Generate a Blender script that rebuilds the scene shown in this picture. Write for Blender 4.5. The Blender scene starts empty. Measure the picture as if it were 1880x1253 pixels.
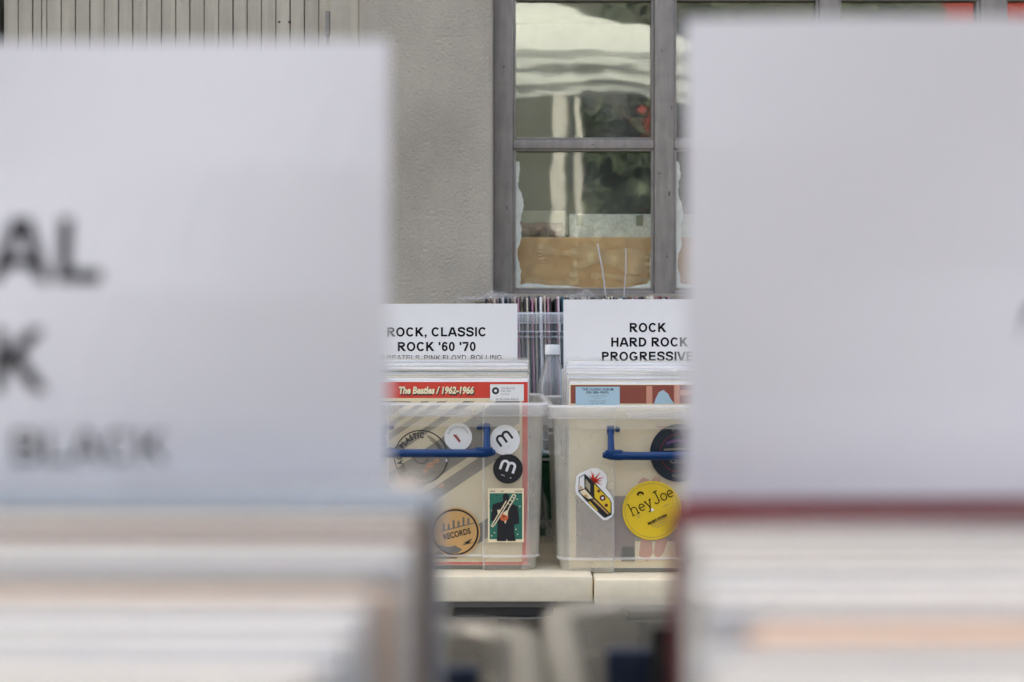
import bpy, bmesh, math, random
from mathutils import Vector, Matrix
R = math.radians
random.seed(7)
scn = bpy.context.scene
COL = scn.collection
EYE = 1.14                      # camera height
F = 2611.0                      # focal length in photo pixels (50 mm on 36 mm, 1880 px)

# ------------------------------------------------------------------ materials
def lin(h):
    h = h.lstrip('#')
    return tuple((lambda c: c/12.92 if c <= .04045 else ((c+.055)/1.055)**2.4)(int(h[i:i+2], 16)/255) for i in (0, 2, 4))

_M = {}
def mat(name, color, rough=.6, var=0., vscale=30., bump=0., bscale=60., spec=.4, metal=0., bdist=.002, coat=0., detail=4.):
    if name in _M: return _M[name]
    if isinstance(color, str): color = lin(color)
    m = bpy.data.materials.new(name); m.use_nodes = True
    nt = m.node_tree; b = nt.nodes['Principled BSDF']
    b.inputs['Base Color'].default_value = (*color, 1)
    b.inputs['Roughness'].default_value = rough
    b.inputs['Specular IOR Level'].default_value = spec
    b.inputs['Metallic'].default_value = metal
    b.inputs['Coat Weight'].default_value = coat
    if var or bump:
        tc = nt.nodes.new('ShaderNodeTexCoord')
    if var:
        n = nt.nodes.new('ShaderNodeTexNoise'); n.inputs['Scale'].default_value = vscale; n.inputs['Detail'].default_value = 6
        nt.links.new(tc.outputs['Object'], n.inputs['Vector'])
        r = nt.nodes.new('ShaderNodeMapRange'); r.inputs[1].default_value = .3; r.inputs[2].default_value = .7
        r.inputs[3].default_value = 1-var; r.inputs[4].default_value = 1+var
        nt.links.new(n.outputs['Fac'], r.inputs[0])
        mx = nt.nodes.new('ShaderNodeMix'); mx.data_type = 'RGBA'; mx.blend_type = 'MULTIPLY'; mx.inputs[0].default_value = 1
        mx.inputs[6].default_value = (*color, 1)
        nt.links.new(r.outputs[0], mx.inputs[7]); nt.links.new(mx.outputs[2], b.inputs['Base Color'])
    if bump:
        n = nt.nodes.new('ShaderNodeTexNoise'); n.inputs['Scale'].default_value = bscale; n.inputs['Detail'].default_value = detail
        nt.links.new(tc.outputs['Object'], n.inputs['Vector'])
        bp = nt.nodes.new('ShaderNodeBump'); bp.inputs['Strength'].default_value = bump; bp.inputs['Distance'].default_value = bdist
        nt.links.new(n.outputs['Fac'], bp.inputs['Height']); nt.links.new(bp.outputs[0], b.inputs['Normal'])
    _M[name] = m
    return m

def milky(name, color, body, gloss=.06, rough=.25, scatter=.5, wave=0., bscale=25., gmax=.14):
    """Frosted or clear plastic: partly see-through, partly white scatter, a little gloss."""
    m = bpy.data.materials.new(name); m.use_nodes = True
    nt = m.node_tree; nt.nodes.clear()
    N = nt.nodes.new; L = nt.links.new
    out = N('ShaderNodeOutputMaterial'); tr = N('ShaderNodeBsdfTransparent')
    df = N('ShaderNodeBsdfDiffuse'); tl = N('ShaderNodeBsdfTranslucent'); gl = N('ShaderNodeBsdfGlossy')
    for s in (df, tl): s.inputs['Color'].default_value = (*color, 1)
    gl.inputs['Roughness'].default_value = rough
    m1 = N('ShaderNodeMixShader'); m1.inputs[0].default_value = scatter; L(df.outputs[0], m1.inputs[1]); L(tl.outputs[0], m1.inputs[2])
    m2 = N('ShaderNodeMixShader'); L(tr.outputs[0], m2.inputs[1]); L(m1.outputs[0], m2.inputs[2])
    tc = N('ShaderNodeTexCoord'); nz = N('ShaderNodeTexNoise'); nz.inputs['Scale'].default_value = 14; nz.inputs['Detail'].default_value = 5
    L(tc.outputs['Object'], nz.inputs['Vector'])
    mr = N('ShaderNodeMapRange'); mr.inputs[1].default_value = .3; mr.inputs[2].default_value = .7
    mr.inputs[3].default_value = body*.85; mr.inputs[4].default_value = body*1.15
    L(nz.outputs['Fac'], mr.inputs[0]); L(mr.outputs[0], m2.inputs[0])
    fr = N('ShaderNodeFresnel'); fr.inputs['IOR'].default_value = 1.45
    ad = N('ShaderNodeMath'); ad.operation = 'MULTIPLY'; ad.inputs[1].default_value = gloss/.04*.5; L(fr.outputs[0], ad.inputs[0])
    ad.use_clamp = True
    mn = N('ShaderNodeMath'); mn.operation = 'MINIMUM'; mn.inputs[1].default_value = gmax; L(ad.outputs[0], mn.inputs[0]); ad = mn
    m3 = N('ShaderNodeMixShader'); L(ad.outputs[0], m3.inputs[0]); L(m2.outputs[0], m3.inputs[1]); L(gl.outputs[0], m3.inputs[2])
    if wave:
        n2 = N('ShaderNodeTexNoise'); n2.inputs['Scale'].default_value = bscale; n2.inputs['Detail'].default_value = 3
        L(tc.outputs['Object'], n2.inputs['Vector'])
        bp = N('ShaderNodeBump'); bp.inputs['Strength'].default_value = wave; bp.inputs['Distance'].default_value = .003
        L(n2.outputs['Fac'], bp.inputs['Height'])
        for s in (df, gl): L(bp.outputs[0], s.inputs['Normal'])
    L(m3.outputs[0], out.inputs[0])
    _M[name] = m
    return m

def window_glass():
    m = bpy.data.materials.new('old_window_glass'); m.use_nodes = True
    nt = m.node_tree; nt.nodes.clear(); N = nt.nodes.new; L = nt.links.new
    out = N('ShaderNodeOutputMaterial'); tr = N('ShaderNodeBsdfTransparent'); gl = N('ShaderNodeBsdfGlossy'); df = N('ShaderNodeBsdfDiffuse')
    tr.inputs['Color'].default_value = (.93, .96, .93, 1); gl.inputs['Roughness'].default_value = .022
    gl.inputs['Color'].default_value = (.93, .97, .93, 1); df.inputs['Color'].default_value = (.5, .5, .46, 1)
    tc = N('ShaderNodeTexCoord'); mp = N('ShaderNodeMapping'); mp.inputs['Scale'].default_value = (5, 5, 9)
    L(tc.outputs['Object'], mp.inputs['Vector'])
    nz = N('ShaderNodeTexNoise'); nz.inputs['Scale'].default_value = 1.; nz.inputs['Detail'].default_value = 2.; L(mp.outputs[0], nz.inputs['Vector'])
    bp = N('ShaderNodeBump'); bp.inputs['Strength'].default_value = 1.; bp.inputs['Distance'].default_value = GLASS_WAVE
    L(nz.outputs['Fac'], bp.inputs['Height']); L(bp.outputs[0], gl.inputs['Normal'])
    m1 = N('ShaderNodeMixShader'); m1.inputs[0].default_value = .07; L(tr.outputs[0], m1.inputs[1]); L(gl.outputs[0], m1.inputs[2])
    n2 = N('ShaderNodeTexNoise'); n2.inputs['Scale'].default_value = 9; n2.inputs['Detail'].default_value = 8; L(tc.outputs['Object'], n2.inputs['Vector'])
    mr = N('ShaderNodeMapRange'); mr.inputs[1].default_value = .35; mr.inputs[2].default_value = .8; mr.inputs[3].default_value = .02; mr.inputs[4].default_value = .09
    L(n2.outputs['Fac'], mr.inputs[0])
    m2 = N('ShaderNodeMixShader'); L(mr.outputs[0], m2.inputs[0]); L(m1.outputs[0], m2.inputs[1]); L(df.outputs[0], m2.inputs[2])
    L(m2.outputs[0], out.inputs[0])
    return m
GLASS_WAVE = .0003

# ------------------------------------------------------------------ mesh helpers
class MB:
    """Collects shapes; build() links them as ONE mesh object."""
    def __init__(s): s.v = []; s.f = []; s.mi = []; s.mats = []
    def _m(s, m):
        if m not in s.mats: s.mats.append(m)
        return s.mats.index(m)
    def add(s, vs, fs, m):
        o = len(s.v); k = s._m(m); s.v += [tuple(v) for v in vs]
        for f in fs: s.f.append([i+o for i in f]); s.mi.append(k)
    def box(s, x0, x1, y0, y1, z0, z1, m, bev=0., M=None):
        if bev:
            bm = bmesh.new(); bmesh.ops.create_cube(bm, size=1)
            for v in bm.verts: v.co = Vector(((x0+x1)/2+v.co.x*(x1-x0), (y0+y1)/2+v.co.y*(y1-y0), (z0+z1)/2+v.co.z*(z1-z0)))
            bmesh.ops.bevel(bm, geom=bm.edges[:], offset=bev, segments=2, profile=.6, affect='EDGES')
            bm.verts.index_update()
            vs = [v.co.copy() for v in bm.verts]; fs = [[v.index for v in f.verts] for f in bm.faces]; bm.free()
        else:
            vs = [Vector(p) for p in ((x0,y0,z0),(x1,y0,z0),(x1,y1,z0),(x0,y1,z0),(x0,y0,z1),(x1,y0,z1),(x1,y1,z1),(x0,y1,z1))]
            fs = [(0,3,2,1),(4,5,6,7),(0,1,5,4),(1,2,6,5),(2,3,7,6),(3,0,4,7)]
        if M: vs = [M @ v for v in vs]
        s.add(vs, fs, m)
    def tube(s, pts, rad, m, n=10, flat=1.):
        pts = [Vector(p) for p in pts]; rings = []
        rad = rad if isinstance(rad, (list, tuple)) else [rad]*len(pts)
        up = Vector((0, 0, 1))
        for i, p in enumerate(pts):
            t = (pts[min(i+1, len(pts)-1)]-pts[max(i-1, 0)]).normalized()
            a = t.cross(up)
            if a.length < .05: a = t.cross(Vector((0, 1, 0)))
            a.normalize(); b = a.cross(t)
            rings.append([p+(a*math.cos(q)*rad[i]*flat+b*math.sin(q)*rad[i]) for q in (2*math.pi*k/n for k in range(n))])
        vs = [v for r in rings for v in r]; fs = []
        for i in range(len(rings)-1):
            for k in range(n): fs.append((i*n+k, i*n+(k+1) % n, (i+1)*n+(k+1) % n, (i+1)*n+k))
        fs.append(tuple(range(n))[::-1]); fs.append(tuple(range((len(rings)-1)*n, len(rings)*n)))
        s.add(vs, fs, m)
    def lathe(s, prof, m, n=32, c=(0, 0, 0), cap=True):
        vs = []; fs = []
        for r, z in prof:
            for k in range(n):
                a = 2*math.pi*k/n; vs.append((c[0]+r*math.cos(a), c[1]+r*math.sin(a), c[2]+z))
        for i in range(len(prof)-1):
            for k in range(n): fs.append((i*n+k, i*n+(k+1) % n, (i+1)*n+(k+1) % n, (i+1)*n+k))
        if cap: fs.append(tuple(range(n))[::-1]); fs.append(tuple(range((len(prof)-1)*n, len(prof)*n)))
        s.add(vs, fs, m)
    def loft(s, rings, m, cap0=True, cap1=False):
        n = len(rings[0]); vs = [v for r in rings for v in r]; fs = []
        for i in range(len(rings)-1):
            for k in range(n): fs.append((i*n+k, i*n+(k+1) % n, (i+1)*n+(k+1) % n, (i+1)*n+k))
        if cap0: fs.append(tuple(range(n))[::-1])
        if cap1: fs.append(tuple(range((len(rings)-1)*n, len(rings)*n)))
        s.add(vs, fs, m)
    def mesh(s, name, smooth=False):
        me = bpy.data.meshes.new(name); me.from_pydata(s.v, [], s.f)
        for m in s.mats: me.materials.append(m)
        me.polygons.foreach_set('material_index', s.mi)
        if smooth:
            me.polygons.foreach_set('use_smooth', [True]*len(me.polygons))
        me.update()
        if smooth: me.set_sharp_from_angle(angle=R(smooth if smooth is not True else 40))
        return me
    def build(s, name, parent=None, smooth=False, loc=None):
        o = bpy.data.objects.new(name, s.mesh(name, smooth)); COL.objects.link(o)
        if parent: o.parent = parent
        if loc: o.location = loc
        return o

def tag(o, label=None, cat=None, group=None, kind=None):
    if label: o['label'] = label
    if cat: o['category'] = cat
    if group: o['group'] = group
    if kind: o['kind'] = kind
    return o
def empty(name, loc=(0, 0, 0), rz=0):
    o = bpy.data.objects.new(name, None); COL.objects.link(o); o.location = loc; o.rotation_euler = (0, 0, rz)
    o.empty_display_size = .05
    return o
def place(name, me, parent=None, loc=(0, 0, 0), rot=(0, 0, 0)):
    o = bpy.data.objects.new(name, me); COL.objects.link(o); o.location = loc; o.rotation_euler = rot
    if parent: o.parent = parent
    return o

# ------------------------------------------------------------------ flat artwork: text, discs, strokes
_T = {}
def glyphs(s, bold=0.):
    key = (s, bold)
    if key in _T: return _T[key]
    cu = bpy.data.curves.new('t', 'FONT'); cu.body = s; cu.size = 1; cu.fill_mode = 'FRONT'; cu.offset = bold; cu.resolution_u = 3
    ob = bpy.data.objects.new('t', cu); COL.objects.link(ob)
    dg = bpy.context.evaluated_depsgraph_get()
    me = bpy.data.meshes.new_from_object(ob.evaluated_get(dg))
    vs = [(v.co.x, v.co.y) for v in me.vertices]; fs = [tuple(p.vertices) for p in me.polygons]
    bpy.data.objects.remove(ob); bpy.data.meshes.remove(me); bpy.data.curves.remove(cu)
    _T[key] = (vs, fs)
    return vs, fs
def cap_h():
    vs, _ = glyphs('H'); return max(v[1] for v in vs)-min(v[1] for v in vs)
def adv(c, bold=0.):
    a = glyphs('H'+c+'H', bold)[0]; b = glyphs('HH', bold)[0]
    return (max(v[0] for v in a)-max(v[0] for v in b)) if a else .3

class Art:
    """2-D drawing (u right, v up) wrapped on a surface by fn(u, v, lift)."""
    def __init__(s, fn): s.fn = fn; s.mb = MB(); s.l = 0
    def layer(s): s.l += 1
    def poly(s, pts, m):
        s.mb.add([s.fn(u, v, s.l) for u, v in pts], [tuple(range(len(pts)))], m)
    def rect(s, u0, u1, v0, v1, m): s.poly([(u0, v0), (u1, v0), (u1, v1), (u0, v1)], m)
    def disc(s, u, v, r, m, n=48, sx=1.): s.poly([(u+sx*r*math.cos(2*math.pi*k/n), v+r*math.sin(2*math.pi*k/n)) for k in range(n)], m)
    def ring(s, u, v, r0, r1, m, n=64, a0=0., a1=360.):
        full = a1-a0 >= 360; k = n if full else n+1
        vs = []; fs = []
        for i in range(k):
            a = R(a0+(a1-a0)*i/n); vs += [s.fn(u+r0*math.cos(a), v+r0*math.sin(a), s.l), s.fn(u+r1*math.cos(a), v+r1*math.sin(a), s.l)]
        for i in range(n):
            j = (i+1) % k; fs.append((2*i, 2*i+1, 2*j+1, 2*j))
        s.mb.add(vs, fs, m)
    def line(s, pts, w, m, cap=False):
        """polyline with mitred joins, one strip"""
        P = [Vector(p) for p in pts]; L = []; Rr = []
        for i, p in enumerate(P):
            d0 = (P[i]-P[i-1]).normalized() if i else None; d1 = (P[i+1]-P[i]).normalized() if i < len(P)-1 else None
            d0 = d0 or d1; d1 = d1 or d0
            n = Vector((-(d0.y+d1.y), d0.x+d1.x)); n.normalize()
            k = max(.35, n.dot(Vector((-d0.y, d0.x))))
            L.append(p+n*w/2/k); Rr.append(p-n*w/2/k)
        vs = [s.fn(q.x, q.y, s.l) for q in L+Rr]; n = len(P)
        s.mb.add(vs, [(n+i, n+i+1, i+1, i) for i in range(n-1)], m)
        if cap:
            for p in (P[0], P[-1]): s.disc(p.x, p.y, w/2, m, 12)
    def text(s, t, u, v, cap, m, bold=0., align='C', rot=0., shear=0., sx=1.):
        vs, fs = glyphs(t, bold); k = cap/cap_h()
        x0 = min(a for a, b in vs); x1 = max(a for a, b in vs)
        ox = {'L': x0, 'C': (x0+x1)/2, 'R': x1}[align]
        c, sn = math.cos(rot), math.sin(rot); out = []
        for a, b in vs:
            x = (a-ox)*k*sx+b*k*shear; y = b*k; out.append(s.fn(u+x*c-y*sn, v+x*sn+y*c, s.l))
        s.mb.add(out, fs, m)
    def arc(s, t, u, v, r, cap, m, mid=90., bold=0., sp=1., inside=False, sx=1.):
        """text along a circle, centred on angle mid (deg), reading clockwise (inside=True: along the bottom)"""
        k = cap/cap_h(); ad = [adv(c, bold)*k*sp*sx for c in t]; tot = sum(ad); p = -tot/2
        for c, w in zip(t, ad):
            q = p+w/2; p += w
            if c == ' ': continue
            if inside: a = R(mid)+q/r; rot = a+math.pi/2
            else: a = R(mid)-q/r; rot = a-math.pi/2
            s.text(c, u+r*math.cos(a), v+r*math.sin(a), cap, m, bold, 'C', rot, sx=sx)
    def sans(s, t, u, v, cap, m, w=.195, align='C'):
        """plain grotesque capitals built from strokes, baseline at v"""
        tot = sum(SANS_ADV.get(c, .388) for c in t); x = {'C': -tot/2, 'L': 0, 'R': -tot}[align]
        for c in t:
            for i, strip in enumerate(sans_glyph(c, w)):
                for q in strip:
                    s.mb.add([s.fn(u+(x+a)*cap, v+b*cap, s.l+.3*i) for a, b in q], [tuple(range(len(q)))], m)
            x += SANS_ADV.get(c, .388)
    def build(s, name, parent=None): return s.mb.build(name, parent)

SANS_ADV = dict(R=1., O=1.087, C=1., K=1., L=.853, A=1., S=.93, I=.388, H=1., D=1., P=.93, G=1.087, E=.93, V=.93, T=.853, B=1., F=.853, N=1., Y=.93, M=1.163)
SANS_ADV.update({'6': .777, '7': .777, '0': .777, ',': .388, "'": .34, ' ': .388})
def sans_glyph(c, w):
    h = w/2; G = []
    def bx(x0, x1, y0, y1): G.append([[(x0, y0), (x1, y0), (x1, y1), (x0, y1)]])
    def seg(x0, y0, x1, y1, k=1.):
        d = Vector((x1-x0, y1-y0)).normalized(); n = Vector((-d.y, d.x))*h*k; p = Vector((x0, y0)); q = Vector((x1, y1))
        e = d*w
        P = [tuple(p-e-n), tuple(q+e-n), tuple(q+e+n), tuple(p-e+n)]
        lo, hi = min(y0, y1), max(y0, y1); P = clip(P, 0, 1, hi); P = clip(P, 0, -1, -lo); G.append([P])
    def el(cx, cy, rx, ry, a0=0, a1=360, wx=None):
        n = 40; wx = wx or w; Q = []
        for i in range(n):
            a, b = R(a0+(a1-a0)*i/n), R(a0+(a1-a0)*(i+1)/n)
            f = lambda t, o: (cx+(rx-o*wx)*math.cos(t), cy+(ry-o*w*.93)*math.sin(t))
            Q.append([f(a, 1), f(b, 1), f(b, 0), f(a, 0)] if a1 < a0 else [f(a, 0), f(b, 0), f(b, 1), f(a, 1)])
        G.append(Q)
    L = .10; st = lambda x: bx(x, x+w, 0, 1)
    if c == 'O': el(.543, .5, .47, .515)
    elif c == 'C': el(.52, .5, .455, .515, 38, 322)
    elif c == 'G': el(.53, .5, .47, .515, 36, 318); bx(.56, .96, .53-w*.9, .53); bx(.96-w*.95, .958, .14, .53-w*.9)
    elif c in 'RP':
        st(L); xb = .55; bx(L+w, xb, 1-w*.93, 1); bx(L+w, xb, .425, .425+w*.93); el(xb, .7125, .345 if c == 'R' else .31, .2875, -90, 90)
        if c == 'R': seg(.50, .424, .86, 0, 1.1)
    elif c == 'B':
        st(L); bx(L+w, .56, 1-w*.93, 1); bx(L+w, .58, .45, .45+w*.9); bx(L+w, .58, 0, w*.93); el(.56, .74, .30, .26, -90, 90); el(.58, .27, .34, .27, -90, 90)
    elif c == 'D': st(L); bx(L+w, .45, 1-w*.93, 1); bx(L+w, .45, 0, w*.93); el(.45, .5, .47, .5, -90, 90)
    elif c == 'K': st(L); seg(.2, .33, .80, 1, 1.05); seg(.40, .62, .86, 0, 1.1)
    elif c == 'L': st(L); bx(L+w, .80, 0, w*.93)
    elif c == 'I': st(L)
    elif c == 'H': st(L); st(.90-w); bx(L+w, .90-w, .44, .44+w*.93)
    elif c == 'E': st(L); [bx(L+w, x, y, y+w*.93) for x, y in ((.84, 0), (.80, .43), (.83, 1-w*.93))]
    elif c == 'F': st(L); [bx(L+w, x, y, y+w*.93) for x, y in ((.74, .42), (.79, 1-w*.93))]
    elif c == 'T': bx(.03, .823, 1-w*.93, 1); bx(.4265-h, .4265+h, 0, 1-w*.93)
    elif c == 'A': seg(.10, 0, .455, 1); seg(.90, 0, .545, 1); bx(.28, .72, .22, .22+w*.9)
    elif c == 'N': st(L); st(.90-w); seg(L+h, 1, .90-h, 0, 1.05)
    elif c == 'M': st(L); st(1.063-w); seg(L+h*1.1, 1, .5815, 0, .9); seg(1.063-h*1.1, 1, .5815, 0, .9)
    elif c == 'V': seg(.10, 1, .44, 0); seg(.83, 1, .49, 0)
    elif c == 'Y': seg(.12, 1, .43, .42); seg(.81, 1, .50, .42); bx(.465-h, .465+h, 0, .46)
    elif c == 'S':
        P = [(.84-h*.6, .68), (.78, .80), (.64, .905), (.465, .925), (.30, .89), (.19, .80), (.185, .69), (.27, .60), (.46, .535), (.66, .475), (.765, .385), (.775, .25), (.67, .125), (.475, .075), (.30, .105), (.18, .19), (.12+h*.4, .32)]
        P = [Vector(p) for p in P]; C = []
        for i in range(len(P)-1):
            a, b, c_, d = P[max(0, i-1)], P[i], P[i+1], P[min(len(P)-1, i+2)]
            for k in range(3):
                t = k/3; C.append(.5*((2*b)+(c_-a)*t+(2*a-5*b+4*c_-d)*t*t+(3*b-a-3*c_+d)*t**3))
        C.append(P[-1]); Q = []
        N_ = [Vector((-(C[min(i+1, len(C)-1)]-C[max(0, i-1)]).y, (C[min(i+1, len(C)-1)]-C[max(0, i-1)]).x)).normalized()*h for i in range(len(C))]
        for i in range(len(C)-1): Q.append([tuple(C[i]-N_[i]), tuple(C[i+1]-N_[i+1]), tuple(C[i+1]+N_[i+1]), tuple(C[i]+N_[i])])
        G.append(Q)
    elif c == '0': el(.389, .5, .325, .515, wx=w*.95)
    elif c == '6': el(.40, .325, .32, .335, wx=w*.95); el(.43, .5, .35, .515, 38, 185, wx=w*.95)
    elif c == '7': bx(.06, .70, 1-w*.93, 1); seg(.62, 1-w, .30, 0)
    elif c == ',': bx(.10, .10+w, 0, w); seg(.24, -.001, .16, -.18, .5)
    elif c == "'": bx(.08, .08+w*.9, .64, 1)
    return G

def clip(poly, a, b, c):
    """keep a*x+b*y<=c"""
    out = []
    for i in range(len(poly)):
        p, q = poly[i-1], poly[i]; dp = a*p[0]+b*p[1]-c; dq = a*q[0]+b*q[1]-c
        if (dp < 0) != (dq < 0):
            t = dp/(dp-dq); out.append((p[0]+t*(q[0]-p[0]), p[1]+t*(q[1]-p[1])))
        if dq <= 0: out.append(q)
    return out

# ------------------------------------------------------------------ palette
PAPER = mat('white_paper', (.715, .705, .73), .55, spec=.3)
INK = mat('black_ink', (.009, .009, .010), .8, spec=.1)
FADED = mat('grey_ink', (.16, .15, .13), .6)
WHITE = mat('sticker_white', (.78, .77, .73), .4)
BLACK = mat('sticker_black', (.016, .017, .02), .4)
RED = mat('print_red', lin('#d8371f'), .45)
CREAM = mat('print_cream', lin('#ecdcb4'), .5)
TAUPE = mat('print_taupe', lin('#7b7363'), .5)
TAUPE2 = mat('print_grey_brown', lin('#9d927a'), .5)
PEACH = mat('print_peach', lin('#c98a5c'), .5)
BLUE = mat('blue_handle_plastic', (.0012, .030, .115), .3, spec=.3)
YELLOW = mat('sticker_yellow', lin('#dfbd28'), .45)
ORANGE = mat('sticker_orange', lin('#c79d62'), .45)
GREEN = mat('poster_green', lin('#2f6f5c'), .5)
ORANGE_RED = mat('print_orange_red', lin('#d0683a'), .5)
MAUVE = mat('print_mauve', lin('#86706a'), .5)
RUST = mat('print_rust', lin('#8a3f2a'), .5)
PALEBLUE = mat('label_pale_blue', lin('#a9c4cf'), .5)
MAROON = mat('print_maroon', lin('#5d1f2b'), .5)
NAVY = mat('sticker_navy', lin('#1b2530'), .4)
DULLPURPLE = mat('print_purple', lin('#5b3c66'), .5)
DULLRED = mat('print_dull_red', lin('#8f2a1c'), .5)
SALMON = mat('print_salmon', lin('#cf9276'), .5)
BIN = milky('frosted_bin_plastic', (.96, .925, .80), .135, gloss=.03, rough=.28, scatter=.28)
CLEAR = milky('clear_sleeve_plastic', (.93, .93, .91), .045, gloss=.035, rough=.12, scatter=.5, wave=.25, bscale=18)
BINRIM = milky('frosted_bin_rim', (.95, .95, .92), .22, gloss=.04, rough=.25, scatter=.3)
BINSIDE = milky('frosted_bin_side', (.96, .925, .80), .27, gloss=.03, rough=.28, scatter=.35)
BINEDGE = milky('frosted_bin_edge', (.96, .96, .93), .37, gloss=.04, rough=.25, scatter=.3)
FILM = milky('clear_plastic_film', (.9, .92, .95), .14, gloss=.1, rough=.08, scatter=.5, wave=.6, bscale=40)
PET = milky('clear_bottle_plastic', (.95, .97, .98), .20, gloss=.10, rough=.04, scatter=.5, gmax=.6)
TABLE = mat('beige_table_plastic', lin('#ded3b7'), .5, var=.06, vscale=40, bump=.25, bscale=220, bdist=.0006)
STEEL = mat('grey_painted_steel', (.06, .07, .08), .4, spec=.5)
STEEL_L = mat('light_grey_steel', (.30, .31, .32), .4, spec=.5)

# ================================================================== SETTING
PLASTER = mat('grey_plaster', lin('#a39d90'), .9, var=.14, vscale=2.6, bump=1., bscale=150, bdist=.004, spec=.15, detail=8)
def stain(m, sc, lo, hi, p0=.42, p1=.62):
    """weather stains with a shape of their own: stretched noise multiplied into the colour"""
    nt = m.node_tree; b = nt.nodes['Principled BSDF']; src = b.inputs['Base Color'].links[0].from_socket
    tc = nt.nodes.new('ShaderNodeTexCoord'); mp = nt.nodes.new('ShaderNodeMapping'); mp.inputs['Scale'].default_value = sc
    n = nt.nodes.new('ShaderNodeTexNoise'); n.inputs['Scale'].default_value = 1; n.inputs['Detail'].default_value = 7; n.inputs['Roughness'].default_value = .62
    r = nt.nodes.new('ShaderNodeMapRange'); r.inputs[1].default_value = p0; r.inputs[2].default_value = p1; r.inputs[3].default_value = lo; r.inputs[4].default_value = hi
    mx = nt.nodes.new('ShaderNodeMix'); mx.data_type = 'RGBA'; mx.blend_type = 'MULTIPLY'; mx.inputs[0].default_value = 1
    L = nt.links.new; L(tc.outputs['Object'], mp.inputs[0]); L(mp.outputs[0], n.inputs['Vector']); L(n.outputs['Fac'], r.inputs[0]); L(src, mx.inputs[6]); L(r.outputs[0], mx.inputs[7]); L(mx.outputs[2], b.inputs['Base Color'])
stain(PLASTER, (7, 7, 3.4), .92, 1.02)
FRAMEP = mat('taupe_frame_paint', lin('#87827b'), .55, var=.10, vscale=24, bump=.3, bscale=70, bdist=.001)
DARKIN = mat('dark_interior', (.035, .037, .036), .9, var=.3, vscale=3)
BOARD = mat('pale_painted_board', lin('#a8a292'), .6, var=.07, vscale=14, bump=.25, bscale=50, bdist=.0008)
GAP = mat('dark_gap', (.02, .022, .022), .9)
g = MB(); g.box(-45, 45, -60, 40, -.3, 0, mat('grey_paving', (.10, .10, .10), .85, var=.25, vscale=2.5, bump=.5, bscale=30, bdist=.006))
tag(g.build('ground'), kind='structure', label='grey stone paving of the market street', cat='ground')

YW = 3.45
bld = empty('market_building', (0, YW, 0))
tag(bld, 'grey plastered building with boarded door and small-paned window', 'building')
def ly(y): return y-YW
xs = [-6.0, -1.30, -.372, -.046, 1.66, 6.0]
zs = [0.0, 1.254, 2.12, 2.46, 8.2]
T = .34
holes = set()
for zi in (0, 1): holes.add((1, zi))                # door opening  x -1.30..-.372, z 0..2.12
for zi in (1, 2): holes.add((3, zi))                # window opening x -.046..1.66, z 1.254..2.46
w = MB()
for i in range(5):
    for k in range(4):
        if (i, k) in holes: continue
        x0, x1, z0, z1 = xs[i], xs[i+1], zs[k], zs[k+1]
        w.add([(x0,0,z0),(x1,0,z0),(x1,0,z1),(x0,0,z1)], [(0,1,2,3)], PLASTER)
        w.add([(x0,T,z0),(x1,T,z0),(x1,T,z1),(x0,T,z1)], [(3,2,1,0)], PLASTER)
        for di, dk, q in ((-1,0,[(x0,0,z0),(x0,0,z1),(x0,T,z1),(x0,T,z0)]), (1,0,[(x1,0,z0),(x1,T,z0),(x1,T,z1),(x1,0,z1)]),
                          (0,-1,[(x0,0,z0),(x0,T,z0),(x1,T,z0),(x1,0,z0)]), (0,1,[(x0,0,z1),(x1,0,z1),(x1,T,z1),(x0,T,z1)])):
            n = (i+di, k+dk)
            if n in holes or not (0 <= n[0] < 5 and 0 <= n[1] < 4): w.add(q, [(0,1,2,3)], PLASTER)
wo = w.build('wall', bld)
bm = bmesh.new(); bm.from_mesh(wo.data); bmesh.ops.remove_doubles(bm, verts=bm.verts, dist=1e-5); bmesh.ops.recalc_face_normals(bm, faces=bm.faces)
ed = [e for e in bm.edges if len(e.link_faces) == 2 and e.calc_face_angle(0) > 1 and all(abs(v.co.y) < 1e-4 for v in e.verts)]
bmesh.ops.bevel(bm, geom=ed, offset=.008, segments=3, profile=.5, affect='EDGES'); bm.to_mesh(wo.data); bm.free()
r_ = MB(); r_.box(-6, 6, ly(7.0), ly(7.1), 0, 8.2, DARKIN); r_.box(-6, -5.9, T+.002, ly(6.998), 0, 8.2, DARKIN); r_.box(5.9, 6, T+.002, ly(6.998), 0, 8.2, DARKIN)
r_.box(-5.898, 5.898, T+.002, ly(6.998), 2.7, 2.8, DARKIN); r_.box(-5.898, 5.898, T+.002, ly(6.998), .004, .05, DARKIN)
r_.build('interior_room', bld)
rf = MB(); rf.box(-6.2, 6.2, -.25, ly(7.3), 8.203, 8.4, mat('roof_metal', (.12, .1, .09), .6)); rf.build('roof', bld)

stain(FRAMEP, (60, 60, 9), .86, 1.04); stain(BOARD, (50, 50, 4), .86, 1.03)
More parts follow.
